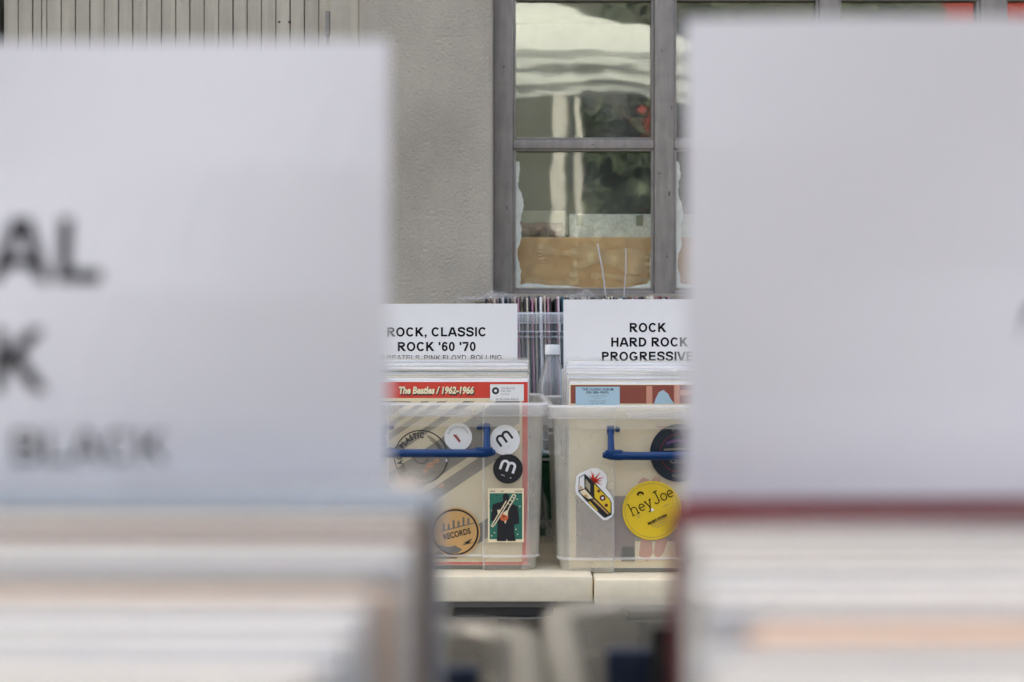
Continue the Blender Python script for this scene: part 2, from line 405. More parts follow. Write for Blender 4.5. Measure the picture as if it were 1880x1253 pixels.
# window: frame, muntins, panes, putty, sill
win = empty('window', (0, 0, 0)); win.parent = bld
fr = MB(); Yf = ly(3.53); fb = ly(3.58)
def zz(dz): return EYE+dz
xv = [(-.0455, .002), (.354, .402), (.764, .812), (1.164, 1.226), (1.60, 1.6595)]     # stiles / mullions
for (a, b) in xv: fr.box(a, b, Yf, fb, zz(.1145), zz(1.3195), FRAMEP, .003)
rows = [(.1145, .126), (.478, .501), (.853, .878), (1.24, 1.3195)]
for i in range(4):
    a, b = xv[i][1]+.0005, xv[i+1][0]-.0005
    for (p, q) in rows: fr.box(a, b, Yf+.004, fb-.004, zz(p), zz(q), FRAMEP, .003)
    for j in range(3):                                          # glazing beads round each pane
        p, q = rows[j][1], rows[j+1][0]
        for (c, d, e, f_) in ((a, a+.007, p, q), (b-.007, b, p, q)): fr.box(c, d, Yf+.009, Yf+.0215, zz(e+.0005), zz(f_-.0005), FRAMEP, .002)
        for (e, f_) in ((p, p+.006), (q-.006, q)): fr.box(a+.0075, b-.0075, Yf+.009, Yf+.0215, zz(e+.0005), zz(f_-.0005), FRAMEP, .002)
fro = fr.build('window_frame', win, smooth=True)
CHIPM = mat('bare_dark_wood', (.05, .042, .035), .8)
for (cx, cz, sx, sz, sd) in ((.390, .366, .0022, .007, 1), (.366, .416, .005, .0013, 2), (.385, .21, .0013, .004, 3), (-.012, .33, .0014, .005, 4), (-.02, .68, .002, .003, 5), (.372, .72, .0013, .0045, 6), (.396, .58, .0012, .006, 7), (.2, .488, .004, .0012, 8), (.09, .492, .003, .001, 9)):
    rc = random.Random(sd); ch_ = MB(); pts = [(cx+sx*(.6+.6*rc.random())*math.cos(k*.6283), Yf+(.0032 if .003 < cx < .35 else -.0008), zz(cz)+sz*(.6+.6*rc.random())*math.sin(k*.6283)) for k in range(10)]
    ch_.add(pts, [tuple(range(10))], CHIPM); ch_.build('paint_chip', fro) if False else ch_.build('paint_chip', win)
GL = window_glass()
PUTTY = mat('chalky_putty', lin('#c9ccbf'), .85, var=.12, vscale=40, bump=.6, bscale=120, bdist=.001)
def ragged(mb, x0, x1, z0, z1, side, rnd, wd, y):
    """an uneven smear of old paint along one side of a pane, drawn as a thin raised strip"""
    n = 46; inner = []; outer = []
    ph = rnd.random()*10
    for k in range(n+1):
        t = k/n; a = wd*(.65+.28*math.sin(t*9+ph)+.2*math.sin(t*23+ph*2)+.22*(rnd.random()-.5))
        if side == 'L': outer.append((x0, z0+(z1-z0)*t)); inner.append((x0+a, z0+(z1-z0)*t))
        elif side == 'B': outer.append((x0+(x1-x0)*t, z0)); inner.append((x0+(x1-x0)*t, z0+a*(1.2-1.15*min(1, t*1.6)+.9*max(0, t-.8)*5)))
        elif side == 'R': outer.append((x1, z0+(z1-z0)*t)); inner.append((x1-a*max(.12, 1-t*3), z0+(z1-z0)*t))
    vs = []; fs = []
    for (a, b) in zip(outer, inner): vs += [(a[0], y, a[1]), (b[0], y, b[1]), (b[0], y+.0016, b[1]), (a[0], y+.0016, a[1])]
    for k in range(n):
        for q in range(4): fs.append((4*k+q, 4*k+(q+1) % 4, 4*k+4+(q+1) % 4, 4*k+4+q))
    mb.add(vs, fs, PUTTY)
rnd = random.Random(3)
for i in range(4):
    a, b = xv[i][1], xv[i+1][0]
    for j in range(3):
        p, q = rows[j][1], rows[j+1][0]
        pm = MB(); pm.box(a-.002, b+.002, Yf+.022, Yf+.025, zz(p-.002), zz(q+.002), GL)
        po = pm.build('window_pane', win)
        if j == 0:
            sm = MB()
            ragged(sm, a+.0078, b-.0078, zz(p+.007), zz(q-.03), 'L', rnd, .017, Yf+.0195)
            ragged(sm, a+.0078, b-.0078, zz(p+.0068), zz(q-.007), 'B', rnd, .011, Yf+.0178)
            ragged(sm, a+.0078, b-.0078, zz(p+.007), zz(p+.1), 'R', rnd, .018, Yf+.0187)
            sm.build('putty_smear', po)
si = MB(); si.box(-.09, 1.70, -.03, Yf-.001, 1.232, 1.2535, mat('weathered_sill', lin('#857e72'), .8, var=.2, vscale=20, bump=.5, bscale=60), .004); si.build('window_sill', bld)

# boarded door left of the window
door = empty('boarded_door', (0, 0, 0)); door.parent = bld
d = MB(); yd = .028
x = -1.243; i = 0
while x < -.455:
    wdt = .0128 if i == 3 else .035
    if i == 2: wdt = .0225
    gp = .0008+.0007*abs(math.sin(i*2.3)); d.box(x+gp, x+wdt-gp, yd+(.002 if i % 5 == 2 else 0), yd+.03, .03, 2.06, BOARD, .0012); x += wdt; i += 1
d.box(-1.244, x, yd+.0302, yd+.045, .03, 2.06, GAP)
d.build('door_boards', door)
f2 = MB(); f2.box(-.443, -.3725, .012, .09, 0, 2.119, BOARD, .003); f2.box(-1.30, -1.262, .012, .09, 0, 2.119, BOARD, .003); f2.box(-1.2618, -.4432, .012, .09, 2.062, 2.119, BOARD, .003)
f2.build('door_frame', door)
lt = MB(); lt.box(-.4555, -.4445, .016, .03, 1.885, 1.945, FRAMEP, .002); lt.box(-.461, -.452, .02, .027, 1.86, 1.932, BOARD, .002); lt.build('latch', door)
for (px, r) in ((512, .0028), (531, .0032)):
    s = MB(); a = (px-940)/752
    s.tube([(a, yd-.0012, EYE+.78), (a, yd+.004, EYE+.78)], r, GAP, 12); s.build('screw_hole', door)

# things seen inside through the lower panes
cb = MB(); CARD_B = mat('brown_cardboard', (.80, .42, .18), .8, var=.1, vscale=30, bump=.2, bscale=90, bdist=.0008)
cb.box(-.03, .78, 3.60, 3.84, 1.05, EYE+.263, CARD_B, .003)
TAPE = mat('packing_tape', (.84, .48, .23), .3, var=.15, vscale=25, spec=.6)
box = cb.build('cardboard_box'); tag(box, 'brown cardboard box behind the lower window pane, wrapped with shiny tape', 'box')
tp = MB()
def wob(x0, z0, x1, z1, wdt, n=20):
    P0, P1 = Vector((x0, z0)), Vector((x1, z1)); t = (P1-P0).normalized(); nn = Vector((-t.y, t.x)); vs = []; fs = []
    for k in range(n+1):
        q = P0.lerp(P1, k/n)+nn*.0025*math.sin(k*.35+x0*30); h = wdt*(.5+.16*math.sin(k*.45+x0*9))
        for s_ in (1, -1): vs.append((q.x+nn.x*h*s_, 3.5985+.0012*math.sin(k*1.1), EYE+q.y+nn.y*h*s_))
    for k in range(n): fs.append((2*k, 2*k+1, 2*k+3, 2*k+2))
    tp.add(vs, fs, TAPE)
wob(.065, .233, .20, .215, .018); wob(.17, .22, .36, .195, .05); wob(.16, .24, .155, .14, .014); wob(.03, .15, .17, .147, .014); wob(.2, .165, .35, .155, .014); wob(.345, .22, .348, .16, .016); wob(.07, .23, .075, .2, .012)
tp.build('packing_tape', box)
wb = MB(); CHIP = mat('speckled_white_board', (.80,.77,.70), .7, var=.18, vscale=140)
wb.box(.147, .80, 3.64, 3.66, EYE+.2635, EYE+.325, CHIP, .002)
wbo = wb.build('white_board'); tag(wbo, 'white speckled board standing on the cardboard box behind the window', 'board')
for px in (.165, .318):
    m_ = MB(); m_.box(px, px+.017, 3.6385, 3.6398, EYE+.295, EYE+.322, mat('grey_green_tape', lin('#8c8f74'), .7)); m_.build('tape_tab', wbo)
rl = MB(); REDCLOTH = mat('dark_red_cloth', (.16,.022,.02), .85, var=.4, vscale=60)
rl.tube([(-.02+k*.0166, 3.70+.003*math.sin(k*2.1), EYE+.2865+.0015*math.sin(k*1.3)) for k in range(10)], .0225, REDCLOTH, 14)
tag(rl.build('cloth_roll'), 'dark red rolled cloth lying on the cardboard box behind the window', 'cloth')
bb = MB(); bb.box(-.03, .142, 3.76, 3.78, EYE+.2635, EYE+.345, mat('olive_panel', (.42, .38, .28), .7, var=.1, vscale=20), .002)
tag(bb.build('olive_panel'), 'olive brown panel behind the dark red cloth roll inside the window', 'board')

# ================================================================== TABLES
TT = .744                                                       # table top height
def folding_table(name, x0, x1, y0, y1, label, apron=True):
    t = empty(name, ((x0+x1)/2, (y0+y1)/2, 0)); tag(t, label, 'table', 'beige plastic folding tables')
    cx, cy = (x0+x1)/2, (y0+y1)/2; hx, hy = (x1-x0)/2, (y1-y0)/2
    b = MB(); b.box(-hx, hx, -hy, hy, TT-.044, TT, TABLE, .0055)
    tp_ = b.build('tabletop', t, smooth=True)
    if apron:
        for s in (-1, 1):
            a = MB(); ex = s*(hx-.15)
            a.box(ex-.09, ex+.09, -hy+.07, hy-.07, TT-.066, TT-.0445, STEEL_L, .002); a.box(ex-.086, ex+.086, -hy+.075, hy-.075, TT-.082, TT-.0665, STEEL, .002)
            a.box(ex-.09, ex+.09, -hy+.068, hy-.068, TT-.0855, TT-.0825, STEEL_L); a.build('leg_housing', t)
            for q in (-1, 1):
                l = MB(); l.tube([(ex, q*(hy-.12), TT-.086), (ex, q*(hy-.10), .012)], .0125, STEEL, 12); l.tube([(ex, q*(hy-.10), .03), (ex, q*(hy-.10), 0)], .015, BLACK, 12); l.build('leg', t)
            c = MB(); c.tube([(ex, -hy+.112, .36), (ex, hy-.112, .36)], .009, STEEL, 10); c.build('cross_bar', t)
    return t
folding_table('folding_table', -1.69, .1365, 2.395, 3.27, 'beige plastic folding table left of the seam, under the ROCK, CLASSIC bin')
tr_ = folding_table('folding_table', .1385, 1.96, 2.385, 3.26, 'beige plastic folding table under the HARD ROCK bin, right of the seam')
tr_.location.z = -.004
folding_table('folding_table', -.92, .93, .0, .76, 'beige folding table carrying the two blurred foreground bins', True)

# ================================================================== BINS
BW, BL, BH = .372, .43, .288
def contour(w_, l_, r, rd, hw, inset):
    """rounded rectangle with a shallow recess in the middle of front and rear; front at y=0"""
    hx = w_/2-inset; y0 = inset; y1 = l_-inset; P = []
    P += [(-hw-.003, y0), (-hw, y0+rd), (hw, y0+rd), (hw+.003, y0)]
    for k in range(7):
        a = R(-90+15*k); P.append((hx-r+r*math.cos(a), y0+r+r*math.sin(a)))
    for k in range(7):
        a = R(15*k); P.append((hx-r+r*math.cos(a), y1-r+r*math.sin(a)))
    P += [(hw+.003, y1), (hw, y1-rd), (-hw, y1-rd), (-hw-.003, y1)]
    for k in range(7):
        a = R(90+15*k); P.append((-hx+r+r*math.cos(a), y1-r+r*math.sin(a)))
    for k in range(7):
        a = R(180+15*k); P.append((-hx+r+r*math.cos(a), y0+r+r*math.sin(a)))
    return P
HW = .0805
def inset_at(z): return .0075*(1-max(0, min(1, (z-.03)/.235)))
def bin_body():
    b = MB()
    lv = [(.000, .0165, .008), (.0022, .0125, .009), (.021, .0118, .009), (.0225, .0065, .009), (.0265, .0065, .009), (.028, .0075, .009),
          (.15, inset_at(.15), .009), (.265, 0, .009), (.2855, 0, .009), (.2872, -.0012, .006), (.288, -.004, 0), (.2872, -.0072, 0), (.2855, -.0082, 0), (.2685, -.0085, 0), (.2672, -.0078, 0)]
    rings = [[(x, y, z) for x, y in contour(BW, BL, .024, rd, HW, ins)] for z, ins, rd in lv]; n = len(rings[0])
    step = {0, 2, 18, 20}                                   # the short returns of the front and rear recess
    o = len(b.v); b.v += [p for r_ in rings for p in r_]; k0 = b._m(BIN); k1 = b._m(BINSIDE); k2 = b._m(BINRIM); k3 = b._m(BINEDGE)
    for i in range(len(rings)-1):
        for k in range(n):
            b.f.append([o+i*n+k, o+i*n+(k+1) % n, o+(i+1)*n+(k+1) % n, o+(i+1)*n+k])
            if i in (3, 8, 9, 10, 11, 13): m_ = k3
            elif i >= 8: m_ = k2
            elif k in step: m_ = k3
            elif 4 <= k <= 16 or k >= 22: m_ = k1
            else: m_ = k0
            b.mi.append(m_)
    b.f.append([o+q for q in range(n)][::-1]); b.mi.append(k1)
    me = b.mesh('bin_body', 35)
    return me
BODY = bin_body()
def rib_mesh():
    """raised label rib and the skirt plate under the rim, front and rear"""
    b = MB()
    for fy in (0,):
        Y = (lambda y: y)
        b.box(-.062, .062, min(Y(-.0125), Y(-.0087)), max(Y(-.0125), Y(-.0087)), .2655, .2785, BINRIM, .0015)
        out = [(-.150, .2665), (-.143, .2515), (-.137, .2485), (.137, .2485), (.143, .2515), (.150, .2665)]
        vs = [(x, Y(-.0062), z) for x, z in out]+[(x, Y(-.0035), z) for x, z in out]
        b.add(vs, [(0,1,2,3,4,5), (11,10,9,8,7,6)]+[(k, (k+1) % 6, 6+(k+1) % 6, 6+k) for k in range(6)], BIN)
    return b.mesh('rim_rib', 35)
RIB = rib_mesh()
def side_rib_mesh():
    b = MB()
    for s in (1,):
        x0, x1 = sorted((s*(BW/2+.0002), s*(BW/2+.0085)))
        b.box(x0, x1, .04, BL-.04, .2485, .2510, BINEDGE)
        b.box(x0, x1, .04, BL-.04, .2365, .2405, BINRIM)
        for k in range(9): b.box(x0, x1, .045+k*.0425-.0012, .045+k*.0425+.0012, .2513, .2685, BINEDGE)
    return b.mesh('side_rib')
SIDERIB = side_rib_mesh()
def handle_mesh():
    b = MB(); n = 16
    pts = []; rad = []
    for k in range(n+1):
        x = -.103+.206*k/n; e = abs(x)/.103
        pts.append((x, -.024+.006*e*e, .2035+.001*(1-e)+.0022*e**3)); rad.append(.0072+.0012*(e > .72))
    rad[0] = rad[-1] = .0045; rad[1] = rad[-2] = .0078
    b.tube(pts, rad, BLUE, 14, .8)
    for s in (-1, 1):
        b.box(min(s*.069, s*.0995), max(s*.069, s*.0995), -.026, -.012, .2035, .2145, BLUE, .0032)
        b.tube([(s*.0885, .0005, .2475), (s*.0885, -.006, .236), (s*.0885, -.016, .212)], [.0062, .0052, .0064], BLUE, 12)
        b.tube([(s*.0945, .0005, .2475), (s*.0825, .0005, .2475)], .0068, BLUE, 12)
        b.tube([(s*.076, .0075, .2475), (s*.076, -.001, .2475)], [.0052, .0042], BLUE, 12)
    return b.mesh('handle', 50)
HANDLE = handle_mesh()
def swap_materials(me, table):
    """copy of a bin mesh with its materials swapped by table"""
    c = me.copy()
    for i, m in enumerate(c.materials): c.materials[i] = table[m.name]
    return c
REARBIN = {'frosted_bin_plastic': milky('cool_bin_plastic', (.70, .76, .80), .10, gloss=.03, rough=.25, scatter=.3), 'frosted_bin_side': milky('cool_bin_side', (.70, .76, .80), .10, gloss=.03, rough=.25, scatter=.3),
           'frosted_bin_edge': milky('cool_bin_edge', (.80, .86, .90), .40, gloss=.04, rough=.25, scatter=.3), 'frosted_bin_rim': milky('cool_bin_rim', (.72, .78, .82), .2, gloss=.04, rough=.25, scatter=.3)}
SHADEBIN = {'frosted_bin_plastic': milky('shaded_bin_plastic', (.40, .40, .36), .16, gloss=.03, rough=.28, scatter=.4), 'frosted_bin_side': milky('shaded_bin_side', (.40, .40, .36), .22, gloss=.03, rough=.28, scatter=.4),
           'frosted_bin_edge': milky('shaded_bin_edge', (.44, .44, .40), .34, gloss=.04, rough=.28, scatter=.4), 'frosted_bin_rim': milky('shaded_bin_rim', (.42, .42, .38), .25, gloss=.04, rough=.28, scatter=.4)}  # same bin plastic darkened, shade put into the colour of the foreground bins
def make_bin(x, y, z, label, group='clear plastic record bins', rz=0., handles=True, grey=None):
    BODY, RIB, SIDERIB = [swap_materials(q, grey) if grey else q for q in (globals()['BODY'], globals()['RIB'], globals()['SIDERIB'])]
    t = empty('record_bin', (x, y, z), rz); tag(t, label, 'bin', group)
    b = place('bin_body', BODY, t)
    sol = b.modifiers.new('thickness', 'SOLIDIFY'); sol.thickness = .0018; sol.offset = -1
    place('rim_rib', RIB, t); place('rim_rib', RIB, t, (0, BL, 0), (0, 0, math.pi))
    place('side_rib', SIDERIB, t); place('side_rib', SIDERIB, t, (0, BL, 0), (0, 0, math.pi))
    if handles:
        place('handle', HANDLE, t)
        place('handle', HANDLE, t, (0, BL, 0), (0, 0, math.pi))
    return t

# ================================================================== RECORDS
S = .318
def cover_mesh(m, th=.0034):
    b = MB(); b.box(-S/2, S/2, 0, th, 0, S, m, .0007); return b.mesh('record_cover')
_CM = {}
def cover(m, th=.0034):
    k = (m.name, th)
    if k not in _CM: _CM[k] = cover_mesh(m, th)
    return _CM[k]
def sleeve_mesh(seed, th):
    """loose clear sleeve: open top edge rises unevenly above the cover, sides hang over a little"""
    r = random.Random(seed); b = MB(); n = 14; W = .1605
    tops = [S+.004+.0022*math.sin(k*.6+seed)+.0016*r.random() for k in range(n+1)]
    for y, lean in ((-.0006, -.0008), (th+.0006, .0007)):
        vs = []; fs = []
        for k in range(n+1):
            xx = -W+2*W*k/n
            vs += [(xx, y, -.001), (xx, y, S-.01), (xx, y+lean*math.sin(k*.9+seed), tops[k])]
        for k in range(n):
            for q in (0, 1): fs.append((3*k+q, 3*k+3+q, 3*k+4+q, 3*k+1+q))
        b.add(vs, fs, CLEAR)
    for xx in (-W, W): b.add([(xx, -.0006, -.001), (xx, th+.0006, -.001), (xx, th+.0006, S+.003), (xx, -.0006, S+.003)], [(0,1,2,3)], CLEAR)
    return b.mesh('plastic_sleeve')
SLEEVES = [sleeve_mesh(k, .0034) for k in range(6)]
RC = {  # cover colours seen along the top edges
 'white': mat('cover_white', (.86, .85, .83), .5), 'cream': mat('cover_cream', lin('#cfc6b0'), .5), 'pale grey': mat('cover_pale_grey', lin('#bfc3c7'), .5),
 'black': mat('cover_black', (.02, .02, .022), .4), 'navy': mat('cover_navy', lin('#1f2c44'), .4), 'dark green': mat('cover_green', lin('#39452f'), .5),
 'brown': mat('cover_brown', lin('#6b5140'), .5), 'tan': mat('cover_tan', lin('#bfae9d'), .5), 'orange': mat('cover_orange', lin('#cf9a70'), .5),
 'yellow': mat('cover_yellow', lin('#dfb64a'), .5), 'dark red': mat('cover_dark_red', lin('#62081a'), .5), 'slate grey': mat('cover_slate', lin('#63676f'), .5),
 'olive': mat('cover_olive', lin('#4d4a3d'), .5), 'pink': mat('cover_pink', lin('#b07f92'), .5), 'teal': mat('cover_teal', lin('#2d5a68'), .5), 'pale blue': mat('cover_pale_blue', lin('#a3b4c4'), .5)}
def record(col, loc, rot, label, group, seed, art=False, sleeve=True):
    o = place('record_album', cover(RC[col]), None, loc, rot)
    tag(o, label, 'record', group)
    if sleeve: place('plastic_sleeve', SLEEVES[seed % 6], o)
    return o

# ================================================================== SIGN CARDS
PAPER_FAR = mat('warm_white_paper', (.775, .765, .745), .55, spec=.3)
def sign_card(x, y, ztop, lines, label, bend=.002, tilt=0., w_=.297, h_=.21, lean=0.):
    PAPER = globals()['PAPER'] if y < 1 else PAPER_FAR
    """lines: (text, du from centre, dz of baseline below top, cap height, bold, align)"""
    def fn(u, v, l): return (u, bend*math.cos(u/w_*math.pi)*(-1)-l*.00018+(bend*1.2*math.sin(u*21-v*26+.8) if y < 1 else 0), v)
    o = MB(); nx, nz = 24, 6
    for side in (0, 1):
        vs = []; fs = []
        for i in range(nx+1):
            for k in range(nz+1):
                p = fn(-w_/2+w_*i/nx, -h_+h_*k/nz, 0); vs.append((p[0], p[1]+side*.0007, p[2]))
        for i in range(nx):
            for k in range(nz):
                q = (i*(nz+1)+k, (i+1)*(nz+1)+k, (i+1)*(nz+1)+k+1, i*(nz+1)+k+1); fs.append(q if not side else q[::-1])
        o.add(vs, fs, PAPER)
    for (a, b) in (((-w_/2, 0), (w_/2, 0)), ((w_/2, 0), (w_/2, -h_)), ((-w_/2, -h_), (-w_/2, 0))):
        vs = []; n = 24
        for k in range(n+1):
            p = fn(a[0]+(b[0]-a[0])*k/n, a[1]+(b[1]-a[1])*k/n, 0); vs += [p, (p[0], p[1]+.0007, p[2])]
        o.add(vs, [(2*k, 2*k+2, 2*k+3, 2*k+1) for k in range(n)], PAPER)
    A = Art(fn); A.mb = o; A.l = 1
    for (t, du, dz, cap, wt, al, m) in lines: A.sans(t, du, -dz, cap, m, wt, al)
    c = o.build('sign_card', None, loc=(x, y, ztop)); c.rotation_euler = (0, tilt, 0)
    tag(c, label, 'sign', 'white genre cards standing among the records')
    return c

# ================================================================== FAR BINS
FBZ = TT+.0008
LBX, LBY = -.1315, 2.44
RBX, RBY = .2570, 2.434
left_bin = make_bin(LBX, LBY, FBZ, 'clear bin with the trombone poster and the two round m stickers')
right_bin = make_bin(RBX, RBY, FBZ-.004, 'clear plastic bin with the yellow hey Joe and matchbox stickers')

def sticker_fn(recess):
    def fn(u, v, l): return (u, inset_at(v)+(.009 if recess else 0)-.0006-l*.00012, v)
    return fn
def px_fn(cx, dz=0.):
    return lambda px, py: ((px-cx)/1068., EYE-(py-626.5)/1068.-FBZ+dz)
PL = px_fn(800.); PR = px_fn(1215., .004)
def stk(recess, parent, label): 
    a = Art(sticker_fn(recess)); a.parent = parent; a.lab = label; return a
def done(a):
    o = a.build('sticker', a.parent); o['label'] = a.lab; return o

# -- left bin
a = stk(True, left_bin, 'round transparent sticker printed BLACK PLASTIC'); u, v = PL(773, 840)
a.ring(u, v, .0448, .0468, BLACK); a.ring(u, v, .0110, .0123, BLACK); a.disc(u, v, .0014, BLACK, 12)
for k, (r0, a0, a1) in enumerate(((.0375, 20, 75), (.0352, 15, 70), (.0330, 10, 62), (.0375, 228, 285), (.0352, 232, 280), (.0330, 236, 290))): a.ring(u, v, r0, r0+.0010, BLACK, 24, a0, a1)
a.arc('BLACK PLASTIC', u, v, .0330, .0092, BLACK, 152, .045, 1.2, sx=.72); a.arc('www', u, v, .0345, .0024, BLACK, 308, .02, 1., inside=True)
a.layer(); a.disc(*PL(820, 846), .0032, WHITE, 12, .5)
done(a)
a = stk(True, left_bin, 'small round white sticker with a red emblem'); u, v = PL(841.5, 803)
a.disc(u, v, .0238, WHITE); a.layer(); a.arc('PLAZA ZACHODNIA', u, v, .0163, .0030, FADED, 92, .0, 1.0)
a.line([(u-.0075, v+.004), (u-.002, v-.002), (u+.003, v-.0085)], .0034, DULLRED); a.layer()
for k in range(6): a.line([(u-.0055+k*.0016, v+.0005-k*.0018), (u-.0015+k*.0012, v+.0045-k*.0022)], .0010, DULLRED)
done(a)
def m_logo(a, u, v, s, rot, m, wd):
    """rounded lower-case m: two arches of even stroke"""
    pts = []
    def P(x, y): c, q = math.cos(rot), math.sin(rot); return (u+s*(x*c-y*q), v+s*(x*q+y*c))
    A1 = [P(-1., -.75)]+[P(-.5+.5*math.cos(R(t)), .2+.5*math.sin(R(t))) for t in range(180, -1, -15)]+[P(0, -.75)]
    A2 = [P(.5+.5*math.cos(R(t)), .2+.5*math.sin(R(t))) for t in range(180, -1, -15)]+[P(1., -.75)]
    a.line(A1, wd, m); a.layer(); a.line(A2, wd, m)
a = stk(False, left_bin, 'round white sticker with a black letter m'); u, v = PL(927.5, 808)
a.disc(u, v, .0258, WHITE); a.layer(); m_logo(a, u-.0015, v+.003, .0118, R(36), BLACK, .0040); a.layer()
a.text('www.m', u+.0055, v-.0125, .0013, FADED, 0, 'C', R(36)); done(a)
a = stk(False, left_bin, 'round black sticker with a white letter m'); u, v = PL(933, 861)
a.disc(u, v, .0255, BLACK); a.layer(); m_logo(a, u, v+.004, .0115, R(-19), WHITE, .0043); a.layer()
a.text('www.         .pl', u-.0035, v-.0135, .0022, WHITE, .015, 'C', R(-19)); done(a)

a = stk(False, left_bin, 'small poster sticker of a dark suited figure holding a trombone'); 
q = lambda x, y: PL(885+x*.0958, 890+y*.0958)          # pixels of the enlarged crop
a.poly([q(118, 70), q(118, 1110), q(805, 1110), q(805, 70)][::-1], CREAM); a.layer()
a.poly([q(150, 165), q(150, 1050), q(775, 1050), q(775, 165)][::-1], GREEN)
for (x0, x1) in ((150, 255), (365, 420), (630, 775)): a.poly([q(x0, 118), q(x0, 134), q(x1, 134), q(x1, 118)][::-1], TAUPE)
a.layer()
for (x, y) in ((680, 280), (730, 420), (655, 860), (685, 955), (245, 925), (190, 985), (190, 500)): a.disc(*q(x, y), .0011, CREAM, 8)
for (x, y) in ((280, 205), (170, 265), (355, 270), (150, 415), (735, 190), (760, 340), (725, 500), (160, 730)): a.disc(*q(x, y), .0010, BLACK, 8)
a.layer()
a.poly([q(*p) for p in ((290, 1085), (300, 720), (175, 690), (185, 560), (210, 380), (300, 345), (390, 325), (410, 290), (398, 230), (420, 180), (460, 160), (505, 180), (528, 230), (520, 290), (545, 325),
    (600, 380), (685, 415), (715, 620), (715, 750), (620, 770), (622, 920), (650, 1085), (495, 1085), (480, 1040), (465, 1085))][::-1], BLACK)
a.layer()
a.poly([q(295, 485), q(310, 555), q(355, 545), q(350, 480)], CREAM); a.poly([q(428, 700), q(450, 755), q(475, 690)], CREAM)
a.disc(*q(428, 622), .0072, ORANGE_RED, 24); a.layer()
a.poly([q(395, 550), q(495, 608), q(500, 520), (q(525, 470)), q(495, 480)], CREAM); a.disc(*q(422, 618), .0014, BLACK, 12); a.layer()
a.line([q(*p) for p in ((470, 310), (185, 790), (205, 808), (240, 780), (590, 200), (615, 188), (645, 205), (642, 240), (505, 470))], .0018, CREAM)
for (x, y) in ((415, 430), (520, 370), (560, 300), (600, 245)): a.line([q(x-20, y-12), q(x+28, y+18)], .0013, CREAM)
done(a)
a = stk(True, left_bin, 'round orange sticker with a dark ring printed RECORDS'); u, v = PL(836, 979)
a.disc(u, v, .0428, ORANGE); a.layer(); a.ring(u, v, .0372, .0402, BLACK); t = R(14); 
a.text('RECORDS', u+.004, v-.0075, .0095, BLACK, .03, 'C', t, sx=.78)
for k in range(6): a.line([(u-.020+k*.0085, v+.0035+k*.002), (u-.020+k*.0085, v+.016+k*.0025-.004*(k % 2))], .0036, FADED)
a.line([(u-.026, v+.0012), (u+.035, v+.0165)], .0018, FADED)
a.poly([(u+.012, v-.020), (u+.030, v-.010), (u+.024, v-.018), (u+.034, v-.017), (u+.010, v-.0235), (u+.019, v-.0185)][::-1], BLACK)
a.poly([(u-.030, v-.022), (u-.012, v-.0255), (u, v-.023), (u+.012, v-.030), (u+.004, v-.036), (u-.012, v-.0362), (u-.024, v-.030)], FADED)
done(a)

# -- right bin
a = stk(False, right_bin, 'die-cut sticker of an open matchbox with a red burst')
q = lambda x, y: PR(1040+x*.1038, 840+y*.1038)
a.poly([q(*p) for p in ((160, 590), (155, 520), (175, 330), (215, 280), (390, 205), (450, 183), (540, 180), (640, 230), (705, 310), (718, 400), (690, 540), (790, 660), (832, 760), (842, 960), (810, 1040), (720, 1105), (650, 1105), (600, 1060), (180, 650))][::-1], WHITE); a.layer()
a.poly([q(*p) for p in ((212, 600), (222, 345), (325, 285), (500, 440), (770, 730), (800, 800), (800, 1010), (680, 1065), (640, 1040), (345, 760))][::-1], BLACK); a.layer()
a.poly([q(*p) for p in ((226, 570), (234, 355), (315, 305), (318, 545))][::-1], WHITE)
a.poly([q(*p) for p in ((232, 600), (325, 555), (470, 715), (390, 728), (290, 660))][::-1], CREAM)
a.poly([q(*p) for p in ((490, 462), (760, 740), (782, 800), (778, 985), (497, 700))][::-1], YELLOW)
a.poly([q(*p) for p in ((455, 740), (500, 740), (745, 985), (735, 1005))][::-1], ORANGE)
a.poly([q(*p) for p in ((385, 775), (420, 775), (560, 930), (540, 940))][::-1], YELLOW)
a.layer()
for k in range(4): a.line([q(350+k*20, 380+k*26), q(345+k*22, 520+k*26)], .0009, TAPE if False else CREAM)
a.poly([q(236, 560), q(300, 545), q(240, 480)], ORANGE); a.poly([q(300, 665), q(390, 720), q(360, 640)], ORANGE)
for (x, y, r) in ((570, 590, .0026), (640, 710, .0052), (705, 840, .003)): a.disc(*q(x, y), r, MAROON, 16)
a.layer(); a.disc(*q(640, 712), .0022, WHITE, 12)
for (x, y) in ((440, 215), (390, 300), (480, 265), (605, 245), (680, 335), (640, 410), (635, 480), (560, 300), (520, 470)):
    p0 = Vector(q(475, 410)); p1 = Vector(q(x, y)); n = Vector((-(p1-p0).y, (p1-p0).x)).normalized()*.0022
    a.poly([tuple(p0+n), tuple(p0-n), tuple(p1)], DULLRED if (x+y) % 3 == 0 else RED)
done(a)
a = stk(True, right_bin, 'large round dark sticker printed CLUB'); u, v = PR(1247, 832)
a.disc(u, v, .0500, NAVY, 64); a.layer(); a.ring(u, v, .0318, .0326, DULLRED, 48)
for k in range(7): a.text('CLUB', u, v-.0175, .0085, FADED, .04, 'C') if k == 0 else None
a.line([(u-.022, v+.016), (u-.008, v+.021), (u+.008, v+.021), (u+.022, v+.016)], .005, DULLPURPLE)
a.line([(u-.026, v+.0055), (u+.026, v+.0085)], .0036, TAUPE)
a.arc('MUSIC', u, v, .0385, .0055, FADED, 90, .02, 1.1); a.arc('HOUSE', u, v, .0425, .0050, TAUPE, 270, .02, 1.1, inside=True)
done(a)
a = stk(True, right_bin, 'large round yellow record label sticker printed hey Joe'); u, v = PR(1198, 938)
